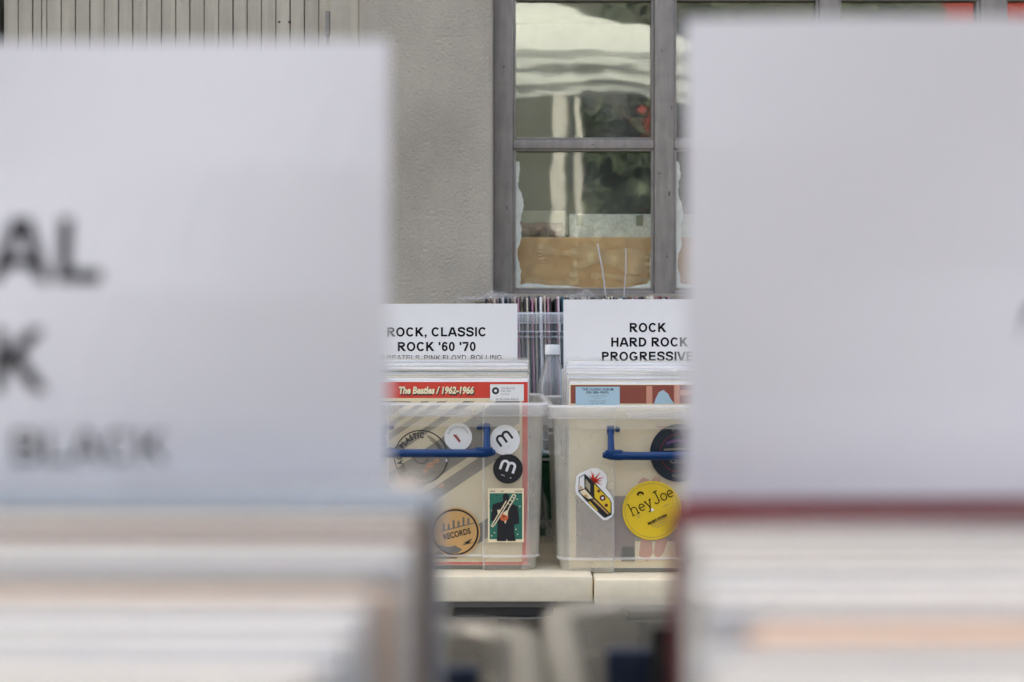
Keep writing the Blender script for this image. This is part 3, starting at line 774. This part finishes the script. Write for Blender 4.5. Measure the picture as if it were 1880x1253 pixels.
a.disc(u, v, .0510, YELLOW, 64); a.layer(); a.ring(u, v, .0462, .0468, TAUPE, 64); a.disc(u, v+.001, .0028, WHITE, 16)
t = R(26)
def hp(x, y, s=.0128): c, n = math.cos(t), math.sin(t); return (u-.0015+s*(x*c-y*n), v+.0135+s*(x*n+y*c))
W2 = .0017
def st(*p): a.line([hp(*k) for k in p], W2, INK); a.layer()
def arcp(cx, cy, r, a0, a1, ry=None): return [(cx+r*math.cos(R(a0+(a1-a0)*k/12)), cy+(ry or r)*math.sin(R(a0+(a1-a0)*k/12))) for k in range(13)]
X = -2.9                                                   # slab-serif letters h e y J o e drawn as strokes
st((X-.15, 1.15), (X, 1.15), (X, -.5)); st((X-.2, -.5), (X+.2, -.5)); st((X, .1), *arcp(X+.38, .15, .36, 170, 0), (X+.74, -.5)); st((X+.55, -.5), (X+.95, -.5))
st((X+1.18, .0), (X+1.85, .0), *arcp(X+1.5, .0, .36, 0, 310, .46))
st((X+2.15, .5), (X+2.5, -.45)); st((X+2.9, .5), (X+2.3, -1.0), (X+2.05, -.95)); st((X+2.0, .5), (X+2.32, .5)); st((X+2.72, .5), (X+3.05, .5))
st((X+3.95, 1.15), (X+3.95, -.15), *arcp(X+3.65, -.15, .3, 0, -180)); st((X+3.65, 1.15), (X+4.25, 1.15))
st(*arcp(X+4.75, .0, .38, 0, 360, .48)); st((X+5.38, .0), (X+6.05, .0), *arcp(X+5.7, .0, .36, 0, 310, .46))
a.ring(u-.020, v+.027, .0032, .0062, INK, 16, 10, 190)
a.text('MUSIC STORE', u+.010, v-.017, .0042, INK, .04, 'C', t, sx=.95)
for k, wd in enumerate((.026, .030, .028, .018)): 
    c, n = math.cos(t), math.sin(t); yy = -.0235-.0042*k; xx = .012
    a.line([(u+xx*c-yy*n-wd/2*c-.012, v+xx*n+yy*c-wd/2*n+.001), (u+xx*c-yy*n+wd/2*c-.012, v+xx*n+yy*c+wd/2*n+.001)], .0008, TAUPE)
a.text('SIDE', u-.024, v-.008, .0022, FADED, 0, 'C', t); a.text('ONE', u-.0225, v-.0125, .0022, FADED, 0, 'C', t); a.text('STEREO', u+.024, v+.008, .0022, TAUPE, 0, 'C', t)
done(a)

# ================================================================== RECORDS IN THE FAR BINS
def front_art(o, draw, name='front_print', label=None, lift=-.0001):
    a = Art(lambda u, v, l: (u, lift-l*.00009, v)); draw(a); p = a.build(name, o)
    if label: p['label'] = label
    return p
FR_Y = .0232
def rpx(cx): return lambda px, py: ((px-cx)/1063., S-(py-701.)/1063.)
def art_left(a):
    q = rpx(799.)
    a.rect(-S/2+.0006, S/2-.0006, .0006, S-.0006, RED); a.layer()
    u0, vb = q(640, 1033); u1, vt = q(957, 731.5)
    a.rect(u0, u1, vb, vt, CREAM); a.layer()
    u0, vb = q(645, 1027); u1, vt = q(952, 737); base = [(u0, vb), (u1, vb), (u1, vt), (u0, vt)]
    a.poly(base, TAUPE2); a.layer()
    # plain diagonal bands; c = py + .667 px
    stops = [(1150, 1168, CREAM), (1190, 1222, TAUPE), (1240, 1252, CREAM), (1262, 1272, CREAM), (1284, 1304, CREAM), (1304, 1312, TAUPE), (1318, 1344, CREAM), (1344, 1412, TAUPE), (1412, 1426, CREAM), (1426, 1452, TAUPE), (1452, 1548, CREAM), (1548, 1584, TAUPE), (1584, 1800, CREAM)]
    for c0, c1, m in stops:
        # v = S-(py-701)/1063, u=(px-799)/1063 -> py=701+1063(S-v), px=799+1063u ; c = 701+1063S-1063v+.667(799+1063u)
        k = 701+1063*S+.667*799
        P = clip(base, .667*1063, -1063, c1-k); P = clip(P, -.667*1063, 1063, k-c0) if P else P
        if len(P) > 2: a.poly(P, m)
    a.layer()
    for (x, y, s) in ((786, 856, 9), (798, 848, 7), (752, 890, 6), (735, 893, 5), (808, 893, 6), (778, 866, 6)):
        a.poly([q(x-s, y+2), q(x-s*.3, y+s*.6), q(x+s, y+s*.2), q(x+s*.7, y-s*.8), q(x-s*.4, y-s*.6)], PEACH)
    x, y = q(798, 723)
    a.text('The Beatles / 1962-1966', x+.0013, y-.0024, .0112, BLACK, .06, 'C', 0, .14, .80); a.layer(); a.layer()
    a.text('The Beatles / 1962-1966', x, y, .0112, CREAM, .045, 'C', 0, .14, .80)
def label_left(a):
    q = rpx(799.)
    u0, vb = q(898, 737); u1, vt = q(960, 706)
    a.rect(u0, u1, vb, vt, WHITE); a.layer()
    a.ring(*q(908, 718), .0026, .0062, BLACK, 24)
    x, y = q(918, 715); a.text('THE BEATLES', x, y, .0028, FADED, 0, 'L')
    x, y = q(918, 720); a.text('1962-1966', x, y, .0028, FADED, 0, 'L')
    x, y = q(918, 725.5); a.text('2 x Vinyl', x, y, .0028, FADED, 0, 'L')
    x, y = q(930, 735); a.text('EX /VG CENA: 80,00 ZL', x, y, .0030, FADED, .01, 'C', sx=.9)
def art_right(a):
    q = rpx(1213.)
    def rc(x0, x1, y0, y1, m):
        u0, vb = q(x0, y1); u1, vt = q(x1, y0); a.rect(max(u0, -S/2+.0006), min(u1, S/2-.0006), max(vb, .0006), min(vt, S-.0006), m)
    rc(1040, 1390, 690, 1045, CREAM); a.layer()
    rc(1047, 1390, 703, 737, RUST); rc(1057, 1165, 907, 1022, MAUVE); rc(1165, 1240, 907, 990, TAUPE2); rc(1140, 1165, 1000, 1027, TAUPE); rc(1240, 1372, 915, 1020, SALMON); a.layer()
    rc(1186, 1197, 705, 737, SALMON); rc(1237, 1247, 703, 737, SALMON); rc(1248, 1275, 712, 722, SALMON)
    a.poly([q(*p) for p in ((1200, 738), (1203, 728), (1209, 716), (1217, 712), (1226, 719), (1231, 729), (1237, 737), (1236, 738))][::-1], PALEBLUE)
    a.poly([q(*p) for p in ((1200, 778), (1222, 790), (1262, 800), (1280, 778))][::-1], SALMON)
    a.poly([q(*p) for p in ((1170, 882), (1180, 872), (1190, 876), (1191, 886), (1176, 890))][::-1], SALMON); a.poly([q(*p) for p in ((1194, 880), (1202, 870), (1212, 876), (1212, 888), (1196, 888))][::-1], SALMON)
    a.poly([q(*p) for p in ((1176, 985), (1196, 985), (1198, 1012), (1188, 1027), (1172, 1016))][::-1], SALMON); a.poly([q(*p) for p in ((1204, 985), (1226, 985), (1218, 1010), (1206, 1026), (1199, 1010))][::-1], SALMON)
def label_right(a):
    q = rpx(1213.)
    u0, vb = q(1056, 742); u1, vt = q(1137, 706); a.rect(u0, u1, vb, vt, PALEBLUE); a.layer()
    for t, y, c, b in (('THE CLASSIC ALBUM', 713, .0040, .01), ('ON 180g VINYL', 718.7, .0040, .02), ('Includes ROCK CANDLE', 724, .0020, 0), ('2 Number 1s', 728, .0020, 0), ('Remastered and Original', 733, .0020, 0), ('CD   LP   MP3', 738, .0028, 0)):
        x, yy = q(1096.5, y); a.text(t, x, yy, c, INK if b else FADED, b, 'C')
def fill_far(bx, by, bz, cardname, n_front, art, lab, fronttxt, seed):
    r = random.Random(seed)
    pool = ['white']*9+['pale grey']*3+['cream']*3+['pale blue']
    for i in range(n_front):
        y = FR_Y+i*.00455
        base = .0070+.0378*(i/(n_front-1))**.9
        jx = r.uniform(-.0022, .0022) if i else 0
        if i == 0:
            o = record('white', (bx+.0005, by+y, bz+base), (0, 0, 0), fronttxt, 'records in the far bins', 0)
            front_art(o, art); front_art(o, lab, 'price_label', lift=-.0011)
            continue
        c = 'dark green' if (seed == 1 and i == 12) else r.choice(pool)
        lab_ = f'{c} edged sleeved record in front of the {cardname} card'
        record(c, (bx+jx, by+y, bz+base+r.uniform(-.0012, .0012)), (R(r.uniform(-.25, .25)), R(r.uniform(-.3, .3) if i < n_front-4 else .42), 0), lab_, f'records in front of the {cardname} card', r.randrange(6))
    for i in range(10):
        c = r.choice(pool); y = FR_Y+.163+i*.0215
        record(c, (bx+r.uniform(-.002, .002), by+y, bz+.026+r.uniform(-.002, .001)), (R(-r.uniform(.5, 2.5)), 0, 0), f'{c} edged record standing behind the {cardname} card', f'records behind the {cardname} card', r.randrange(6), sleeve=False)
fill_far(LBX, LBY, FBZ, 'ROCK, CLASSIC', 30, art_left, label_left, 'red framed record titled The Beatles / 1962-1966 with price label, foremost in its bin', 1)
fill_far(RBX, RBY, FBZ-.004, 'HARD ROCK', 30, art_right, label_right, 'record with rust brown top and pale blue label, foremost in the hey Joe bin', 2)

sign_card(-.1385, 2.605, EYE+.0683, [('ROCK, CLASSIC', .0003, .060, .0168, .215, 'C', INK), ('ROCK \'60 \'70', .0003, .0868, .0168, .215, 'C', INK), ('THE BEATELS, PINK FLOYD, ROLLING', 0., .1035, .0093, .150, 'C', INK)],
          'white card printed ROCK, CLASSIC ROCK \'60 \'70 above the red framed record', .0015, R(-.1))
sign_card(.2425, 2.600, EYE+.0762, [('ROCK', .005, .060, .0168, .215, 'C', INK), ('HARD ROCK', .008, .0865, .0168, .215, 'C', INK), ('PROGRESSIVE', .005, .1125, .0168, .215, 'C', INK)],
          'white card printed ROCK, HARD ROCK, PROGRESSIVE above the hey Joe bin', .002, R(-.15))

# ================================================================== REAR BIN ON ITS CRATE, BOTTLE, LOOSE PLASTIC
CRG = mat('green_crate_plastic', lin('#1d5a3c'), .45, var=.1, vscale=20)
cr = empty('plastic_crate', (.135, 2.874, TT+.0008)); tag(cr, 'green slatted plastic crate lifting the rear record bin', 'crate')
c = MB(); cw, cd, ch = .24, .438, .1645
c.box(-cw, cw, 0, cd, ch-.006, ch, CRG, .002)
for k in range(5):
    z0 = .002+k*.031
    c.box(-cw, cw, 0, .004, z0, z0+.022, CRG); c.box(-cw, cw, cd-.004, cd, z0, z0+.022, CRG)
    c.box(-cw, -cw+.004, .0045, cd-.0045, z0, z0+.022, CRG); c.box(cw-.004, cw, .0045, cd-.0045, z0, z0+.022, CRG)
for sx in (-1, 1):
    for yy in (.0045, cd-.0205): c.box(min(sx*(cw-.0045), sx*(cw-.02)), max(sx*(cw-.0045), sx*(cw-.02)), yy, yy+.016, 0, ch-.0065, CRG)
c.build('crate_body', cr)
RBZ = TT+.166
rear_bin = make_bin(.358, 3.142, RBZ, 'ribbed clear bin of edge-on records, standing on the green crate', 'clear plastic record bins', math.pi/2, grey=REARBIN)
r = random.Random(11)
pool = ['black']*7+['cream']*5+['white']*4+['navy']*2+['brown', 'dark red', 'teal', 'tan', 'pink', 'olive']
n = 76
for i in range(n):
    c = r.choice(pool); xx = .358-.0235-i*.00505
    if xx > .255 and i % 2 == 0: c = 'pink' if i % 4 == 0 else c
    record(c, (xx, 3.142+r.uniform(-.006, .003), RBZ+.0035+r.uniform(-.003, .003)), (R(-1.2+r.uniform(-.8, .8)), R(r.uniform(-.4, .4)), math.pi/2),
           f'{c} record seen edge-on in the ribbed rear bin', 'records standing in the rear bin', r.randrange(6), sleeve=(i % 3 == 0))

bt = empty('water_bottle', (.0825, 2.908, RBZ-.0006)); tag(bt, 'clear plastic bottle with a white screw cap between the two far bins', 'bottle')
b = MB(); H = .2075
prof = [(.012, .0), (.024, .001), (.0292, .006), (.0298, .012)]
for k in range(7):
    z = .02+k*.0145; prof += [(.0300, z), (.0288, z+.0055), (.0288, z+.0085), (.0300, z+.0125)]
prof += [(.0302, .124), (.0300, .136), (.0285, .148), (.0255, .160), (.0215, .173), (.0170, .186), (.0140, .195), (.0128, .1985), (.0128, .2025)]
b.lathe(prof, PET, 36, cap=False); b.add([(.012*math.cos(2*math.pi*k/36), .012*math.sin(2*math.pi*k/36), 0) for k in range(36)], [tuple(range(36))[::-1]], PET)
b.lathe([(.0128, .2003), (.0164, .2005), (.0164, .2022), (.0128, .2024)], PET, 36, cap=False)
b.build('bottle_body', bt, 50)
b = MB(); cp = []
CAPM = mat('white_cap_plastic', (.8, .8, .78), .35)
prof = [(.0150, .2030), (.0152, .2065), (.0149, .2068), (.0149, .2072), (.0153, .2075), (.0153, .2215), (.0146, .2232), (.0, .2234)]
vs = []; fs = []; n = 96
for rr, z in prof:
    for k in range(n): q = rr-(.00035 if (k % 2 and .2076 > z > .207 or (k % 2 and .2216 > z > .2210)) else 0); vs.append((q*math.cos(2*math.pi*k/n), q*math.sin(2*math.pi*k/n), z))
for i in range(len(prof)-1):
    for k in range(n): fs.append((i*n+k, i*n+(k+1) % n, (i+1)*n+(k+1) % n, (i+1)*n+k))
b.add(vs, fs, CAPM); b.build('cap', bt, 40)

def crumple(name, loc, sx, sy, h, seed, label, cat, m=FILM):
    r = random.Random(seed); nx, ny = 26, 18; vs = []; fs = []
    ph = [r.uniform(0, 6) for _ in range(8)]
    for i in range(nx+1):
        for k in range(ny+1):
            u, v = i/nx, k/ny
            e = math.sin(math.pi*u)**.6*math.sin(math.pi*v)**.6
            z = h*e*(.55+.25*math.sin(7*u+ph[0]+3*v)+.2*math.sin(13*v+ph[1]-5*u)+.22*(r.random()-.5)+.12*math.sin(25*u+9*v+ph[2]))
            vs.append((sx*(u-.5)*(1+.12*math.sin(9*v+ph[3]))+.003*r.uniform(-1, 1), sy*(v-.5)*(1+.12*math.sin(8*u+ph[4]))+.003*r.uniform(-1, 1), z))
    for i in range(nx):
        for k in range(ny): fs.append((i*(ny+1)+k, (i+1)*(ny+1)+k, (i+1)*(ny+1)+k+1, i*(ny+1)+k+1))
    mb = MB(); mb.add(vs, fs, m); o = mb.build(name, None, 60); o.location = loc
    tag(o, label, cat); return o
crumple('plastic_film', (-.048, 3.03, RBZ+.318), .13, .14, .020, 3, 'crumpled clear film on the rear records above the ROCK, CLASSIC card', 'plastic film')
crumple('plastic_film', (.145, 3.03, RBZ+.319), .075, .12, .022, 8, 'crumpled clear plastic film on the rear records left of the thin upright strips', 'plastic film')
crumple('plastic_bag', (.0605, 2.83, TT+.001), .05, .10, .12, 5, 'crumpled clear plastic bag on the table in the gap between the far bins', 'plastic bag')
STRIP = milky('clear_strip_plastic', (.75, .76, .8), .55, gloss=.1, rough=.2, scatter=.4)
def strip(p0, p1, label):
    b = MB(); b.tube([p0, tuple((p0[k]+p1[k])/2+(.002 if k == 0 else 0) for k in range(3)), p1], .0017, STRIP, 8, .7); o = b.build('plastic_strip', None, 40)
    tag(o, label, 'plastic strip', 'thin clear strips sticking up from the rear bin')
def at(px, py, Y): return ((px-940)*Y/F, Y, EYE-(py-626.5)*Y/F)
strip(at(1145, 552, 3.03), at(1149, 456, 3.03), 'upright thin clear strip rising from the rear bin')
strip(at(1113, 550, 3.03), at(1097, 448, 3.03), 'leaning thin clear strip rising from the rear bin')

# ================================================================== FOREGROUND BINS
NZ = TT+.0008
near_left = make_bin(-.1855, .103, NZ, 'blurred foreground bin at lower left holding the METAL ROCK BLACK card', grey=SHADEBIN)
near_right = make_bin(.2080, .147, NZ, 'blurred foreground bin at lower right with the dark red record edge', grey=SHADEBIN)
near_a = sign_card(-.1820, .392, EYE+.0830, [('METAL', .0720, .0668, .0176, .21, 'R', INK), ('ROCK', .0572, .0962, .0168, .185, 'R', INK), ('BLACK', .0890, .1155, .0086, .125, 'R', INK)],
          'large blurred white card with METAL ROCK BLACK lettering, nearest at left', .004, R(.25))
near_b = sign_card(.1958, .392, EYE+.0888, [('O', -.0573, .0260+.068, .0170, .19, 'L', INK)], 'large blurred white card nearest at right, its lettering almost out of the picture', .003, R(-.2))

def top_h(d): return .0405+(.392-d)*.135                      # how far record tops lie below the eye
last = [None]
RC['off white'] = mat('cover_off_white', (.58, .56, .525), .5)
def near_fill(bx, side, pal, card_y, y0, y1, seed):
    r = random.Random(seed); y = y0; i = 0
    while y < y1:
        if card_y-.004 < y < card_y+.0045: y = card_y+.014; continue
        c = pal(y, r)
        th = .003
        z = EYE-top_h(min(y, .40))-.004-(0 if y < .39 else .007)-S+r.uniform(-.0012, .0012)
        z += (.0062 if y < card_y else .0035) if side == 'left' else .0048 if c == 'dark red' else 0
        pos = 'behind' if y > card_y else 'in front of'
        last[0] = record(c, (bx+r.uniform(-.0025, .0025)+(.005-.9*max(0, .37-y)**2 if side == 'left' and y < .395 else r.uniform(-.012, .004) if side == 'left' else -.0023-.08*(.375-min(y, .40)))+(.012 if side == 'right' and c in ('tan', 'orange') else 0)+(.013 if y > .395 and side == 'right' else 0), y, z), (0, R(-.45 if c == 'dark red' else r.uniform(-.35, .35)), R(r.uniform(-.3, .3))),
               f'{c} blurred record top {pos} the nearest {side} sign card', f'foreground records {pos} the {side} card', r.randrange(6), sleeve=c not in ('dark red', 'brown', 'olive'))
        if c == 'orange':
            a = Art(lambda u, v, l: (u, -.0004, v)); a.rect(-.154, -.126, .26, S-.001, YELLOW); a.build('front_print', [q for q in COL.objects if q.name.startswith('record_album')][-1] if False else last[0])
        y += .0063 if y < card_y else .019; i += 1
def pal_left(d, r):
    if d > .392: return r.choice(['pale grey', 'tan', 'off white'])
    if d > .378: return 'pale grey'
    if d > .368: return 'pale blue'
    if d > .352: return 'olive'
    if d > .340: return 'off white'
    if d > .326: return 'brown'
    if d > .312: return r.choice(['off white', 'pale grey'])
    if d > .297: return 'slate grey'
    if d > .288: return 'tan'
    return r.choice(['off white', 'off white', 'pale grey', 'pale grey'])
def pal_right(d, r):
    if d > .392: return r.choice(['off white', 'pale grey'])
    if d > .388: return 'off white'
    if d > .367: return 'dark red'
    if d > .300: return r.choice(['off white', 'off white', 'pale grey'])
    if d > .278: return 'orange' if .283 < d < .290 else 'tan'
    return r.choice(['off white', 'off white', 'pale grey'])
def shade_record(col, edge, side, d, h, label):  # dark small records added to stand in for shade in the bin gaps
    o = record(col, (edge+side*S*.4, d, EYE-h-S*.8), (0, 0, 0), label, 'dark records added as shade in the foreground bins', 0, sleeve=False); o.scale = (.8, 1.6, .8)
shade_record('black', -.030, -1, .519, .080, 'black record added as gap shade, low at the back of the left foreground bin')
shade_record('navy', -.0115, -1, .504, .116, 'navy record added as gap shade, lowest at the back of the left foreground bin')
shade_record('black', .0535, 1, .548, .110, 'black record added as gap shade, low at the back of the right foreground bin')
shade_record('navy', .037, 1, .556, .121, 'navy record added as gap shade, lowest at the back of the right foreground bin')
near_fill(-.1855, 'left', pal_left, .392, .20, .500, 21)
near_fill(.2080, 'right', pal_right, .392, .20, .535, 22)

# ================================================================== BEHIND THE CAMERA (seen only in the window's reflection)
CANVAS = milky('white_tent_canvas', (.60, .63, .61), .985, gloss=.01, rough=.6, scatter=.14)
TENTLEG = mat('white_tent_leg', (.46, .46, .44), .4)
def market_tent(x0, x1, y0, y1, he, hp_, label):
    t = empty('market_tent', ((x0+x1)/2, (y0+y1)/2, 0)); tag(t, label, 'tent', None)
    hx, hy = (x1-x0)/2, (y1-y0)/2
    c = MB(); nn = 12
    A = [(-hx, -hy), (hx, -hy), (hx, hy), (-hx, hy)]
    for k in range(4):
        p, q = A[k], A[(k+1) % 4]; vs = []; fs = []
        for i in range(nn+1):
            for j in range(nn+1):
                s_ = j/nn; x = (p[0]+(q[0]-p[0])*i/nn)*(1-s_); y = (p[1]+(q[1]-p[1])*i/nn)*(1-s_)
                vs.append((x, y, he+(hp_-he)*s_-.10*math.sin(math.pi*s_)*math.sin(math.pi*i/nn)))
        for i in range(nn):
            for j in range(nn): fs.append((i*(nn+1)+j, (i+1)*(nn+1)+j, (i+1)*(nn+1)+j+1, i*(nn+1)+j+1))
        c.add(vs, fs, CANVAS)
    c.build('canopy', t, 50)
    v = MB()
    for k in (2,):
        p, q = A[k], A[(k+1) % 4]; vs = []; fs = []; n1, n2 = 60, 16
        d = Vector((q[0]-p[0], q[1]-p[1])).normalized(); nrm = Vector((d.y, -d.x))
        for i in range(n1+1):
            for j in range(n2+1):
                f_ = j/n2; t_ = i/n1
                o_ = .010*math.sin(f_*17+1.6*math.sin(t_*5))*min(1, f_*3)+.012*math.sin(t_*31+f_*4)*f_
                vs.append((p[0]+(q[0]-p[0])*t_+nrm.x*o_, p[1]+(q[1]-p[1])*t_+nrm.y*o_, he-.002-f_*(.29+.035*math.sin(t_*9+k)+.02*math.sin(t_*23))))
        for i in range(n1):
            for j in range(n2): fs.append((i*(n2+1)+j, (i+1)*(n2+1)+j, (i+1)*(n2+1)+j+1, i*(n2+1)+j+1))
        v.add(vs, fs, CANVAS)
    v.build('valance', t, 60)
    for (x, y) in A:
        l = MB(); l.box(x*.985-.02, x*.985+.02, y*.985-.02, y*.985+.02, .012, he-.03, TENTLEG, .004); l.box(x*.985-.05, x*.985+.05, y*.985-.05, y*.985+.05, 0, .0115, TENTLEG); l.build('leg', t)
    return t
market_tent(-2.05, 1.36, -3.35, -1.75, 2.95, 3.60, 'white market tent with sagging valance, facing the window from across the aisle')
pg = empty('white_pergola', (.5, -6, 0)); tag(pg, 'white painted pergola with slim posts behind the market tent', 'pergola')
for (dx, wd, bow) in ((-.07, .13, .05), (.11, .06, -.03), (2.2, .1, 0)):
    p_ = MB(); p_.box(dx-wd/2, dx+wd/2, -wd/2, wd/2, 0, 3.8, TENTLEG, .006); p_.build('post', pg)
p_ = MB(); p_.box(-1.6, 2.4, -.12, .12, 3.802, 3.9, TENTLEG, .004); p_.build('beam', pg)
LEAF = [mat('leaf_dark', (.014, .026, .013), .6), mat('leaf_mid', (.03, .05, .025), .6), mat('leaf_light', (.075, .10, .055), .6)]
BARK = mat('bark', (.09, .065, .045), .9, var=.3, vscale=12, bump=.6, bscale=20)
def leafy_tree(x, y, h, rad, seed, label):
    r = random.Random(seed); t = empty('leafy_tree', (x, y, 0)); tag(t, label, 'tree', 'trees behind the tents')
    tk = MB(); tk.tube([(0, 0, 0), (.05, .02, h*.25), (-.03, .05, h*.5), (.02, 0, h*.8)], [.16, .13, .10, .03], BARK, 10)
    for k in range(6):
        a = r.uniform(0, 6.28); z = h*r.uniform(.25, .6); tk.tube([(0, 0, z), (math.cos(a)*rad*.4, math.sin(a)*rad*.4, z+h*.12), (math.cos(a)*rad*.8, math.sin(a)*rad*.8, z+h*.2)], [.06, .04, .015], BARK, 7)
    tk.build('trunk', t, 50)
    c = MB(); cl = []
    for k in range(46):
        a = r.uniform(0, 6.28); q = rad*math.sqrt(r.random()); z = h*r.uniform(.1, 1.0); q *= .35+.9*math.sin(math.pi*min(.95, max(.08, z/h)))**.7
        cl.append((q*math.cos(a), q*math.sin(a), z, rad*r.uniform(.2, .42)))
    for (cx, cy, cz, cr_) in cl:
        m = r.choice(LEAF)
        for k in range(85):
            d = Vector((r.gauss(0, 1), r.gauss(0, 1), r.gauss(0, .8))).normalized()*cr_*r.random()**.4
            p = Vector((cx, cy, cz))+d
            u_ = Vector((r.gauss(0, 1), r.gauss(0, 1), r.gauss(0, .6))).normalized()*.075; w_ = u_.cross(Vector((r.gauss(0, 1), r.gauss(0, 1), r.gauss(0, 1)))).normalized()*.045
            c.add([p-u_, p+w_, p+u_*1.1, p-w_], [(0, 1, 2, 3)], m if r.random() < .7 else r.choice(LEAF))
    c.build('crown', t)
for k, (x, y, h, rr) in enumerate(((2.1, -10.3, 5.4, 1.2), (3.2, -11.2, 5.0, 1.6), (1.9, -11.8, 4.6, 1.1), (4.4, -10.8, 5.2, 1.6), (-3.6, -11.2, 6., 1.8))):
    leafy_tree(x, y, h, rr, 40+k, ['bushy green tree in the middle of the row behind the tents', 'bushy green tree right of the middle behind the tents', 'low green tree close behind the farther tent', 'wide green tree before the red awning', 'tall green tree at the left end of the row'][k])
ob = empty('shop_building', (0, -15, 0)); tag(ob, 'sand coloured shop building with red awnings across the street', 'building')
s = MB(); s.box(-12, 12, -.6, 0, 0, 7.5, mat('sand_plaster', lin('#4c5049'), .9, var=.12, vscale=2)); s.build('wall', ob)
for k in range(8):
    x = -10.5+k*3
    wn = MB(); wn.box(x-.6, x+.6, .002, .05, 3.6, 5.4, mat('dark_glazing', (.05, .06, .06), .1)); wn.build('window', ob)
hg = empty('blocker_hedge', (0, -5.35, 0)); tag(hg, 'added dark hedge behind the market tent, blocking bright reflections', 'hedge')  # hedge added out of view to keep bright reflections off the cardboard
rh = random.Random(5); hb = MB()
hb.box(-6, 6, -.28, .28, 0, 1.95, mat('blocker_core', (.012, .02, .01), .9))
for k in range(15000):
    f_ = rh.random(); x = rh.uniform(-6.1, 6.1)
    p = Vector((x, .33+rh.gauss(0, .03), rh.uniform(0, 2.05))) if f_ < .7 else Vector((x, rh.uniform(-.3, .35), 2.0+rh.gauss(0, .05)))
    u_ = Vector((rh.gauss(0, 1), rh.gauss(0, 1), rh.gauss(0, 1))).normalized()*.04; w_ = u_.cross(Vector((rh.gauss(0, 1), rh.gauss(0, 1), rh.gauss(0, 1)))).normalized()*.026
    hb.add([p-u_, p+w_, p+u_, p-w_], [(0, 1, 2, 3)], rh.choice(LEAF[:2]))
hb.build('foliage', hg)
REDAW = mat('red_awning_cloth', lin('#8c3127'), .8)
bn = MB(); bn.box(6.75, 9.8, .002, .03, 4.9, 7.3, REDAW, .004); bn.build('banner', ob)
for (x0, x1) in ((1.9, 3.1), (5.2, 6.6), (9.9, 11.)):
    aw = MB(); aw.add([(x0, .01, 5.2), (x1, .01, 5.2), (x1, 1.1, 4.4), (x0, 1.1, 4.4), (x0, 1.1, 2.2), (x1, 1.1, 2.2)], [(0, 1, 2, 3), (3, 2, 5, 4)], REDAW); o = aw.build('awning', ob)
    so = o.modifiers.new('t', 'SOLIDIFY'); so.thickness = .01

# ================================================================== CAMERA, LIGHT
cd_ = bpy.data.cameras.new('Camera'); cam = bpy.data.objects.new('Camera', cd_); COL.objects.link(cam)
cam.location = (0, 0, EYE); cam.rotation_euler = (R(90), 0, 0)
cd_.lens = 50; cd_.sensor_width = 36; cd_.clip_start = .02; cd_.clip_end = 500
cd_.dof.use_dof = True; cd_.dof.focus_distance = 2.52; cd_.dof.aperture_fstop = 6.2; cd_.dof.aperture_blades = 0
scn.camera = cam

ELEV, AZ = 50., -25.           # sun behind the building: bins and wall stand in its open shade, the tents across are sunlit
wld = bpy.data.worlds.new('World'); scn.world = wld; wld.use_nodes = True
nt = wld.node_tree; sky = nt.nodes.new('ShaderNodeTexSky'); sky.sky_type = 'NISHITA'; sky.sun_disc = False
sky.sun_elevation = R(ELEV); sky.sun_rotation = R(AZ); sky.air_density = .6; sky.dust_density = 9.; sky.ozone_density = 0.
bg = nt.nodes['Background']; bg.inputs[1].default_value = .12
tint = nt.nodes.new('ShaderNodeMix'); tint.data_type = 'RGBA'; tint.blend_type = 'MULTIPLY'; tint.inputs[0].default_value = 1
tint.inputs[7].default_value = (1, .962, .86, 1)              # warm white balance multiplied into the sky colour
nt.links.new(sky.outputs[0], tint.inputs[6]); nt.links.new(tint.outputs[2], bg.inputs[0])
sl = bpy.data.lights.new('Sun', 'SUN'); sl.energy = 1.85; sl.angle = R(.6); sl.color = (1, .97, .92)
so_ = bpy.data.objects.new('Sun', sl); COL.objects.link(so_)
az = R(AZ); dv = Vector((math.sin(az)*math.cos(R(ELEV)), math.cos(az)*math.cos(R(ELEV)), math.sin(R(ELEV))))
so_.rotation_euler = dv.to_track_quat('Z', 'Y').to_euler(); so_.location = dv*20

scn.view_settings.view_transform = 'Standard'; scn.view_settings.look = 'None'; scn.view_settings.gamma = 1; scn.view_settings.exposure = 3.22
scn.render.engine = 'CYCLES'; cy = scn.cycles
cy.use_denoising = True; cy.denoiser = 'OPENIMAGEDENOISE'; cy.denoising_input_passes = 'RGB_ALBEDO_NORMAL'; cy.denoising_prefilter = 'ACCURATE'; cy.max_bounces = 10; cy.transparent_max_bounces = 40; cy.diffuse_bounces = 4; cy.glossy_bounces = 4
cy.sample_clamp_indirect = 6; cy.caustics_reflective = False; cy.caustics_refractive = False; cy.use_adaptive_sampling = True; cy.adaptive_threshold = .01
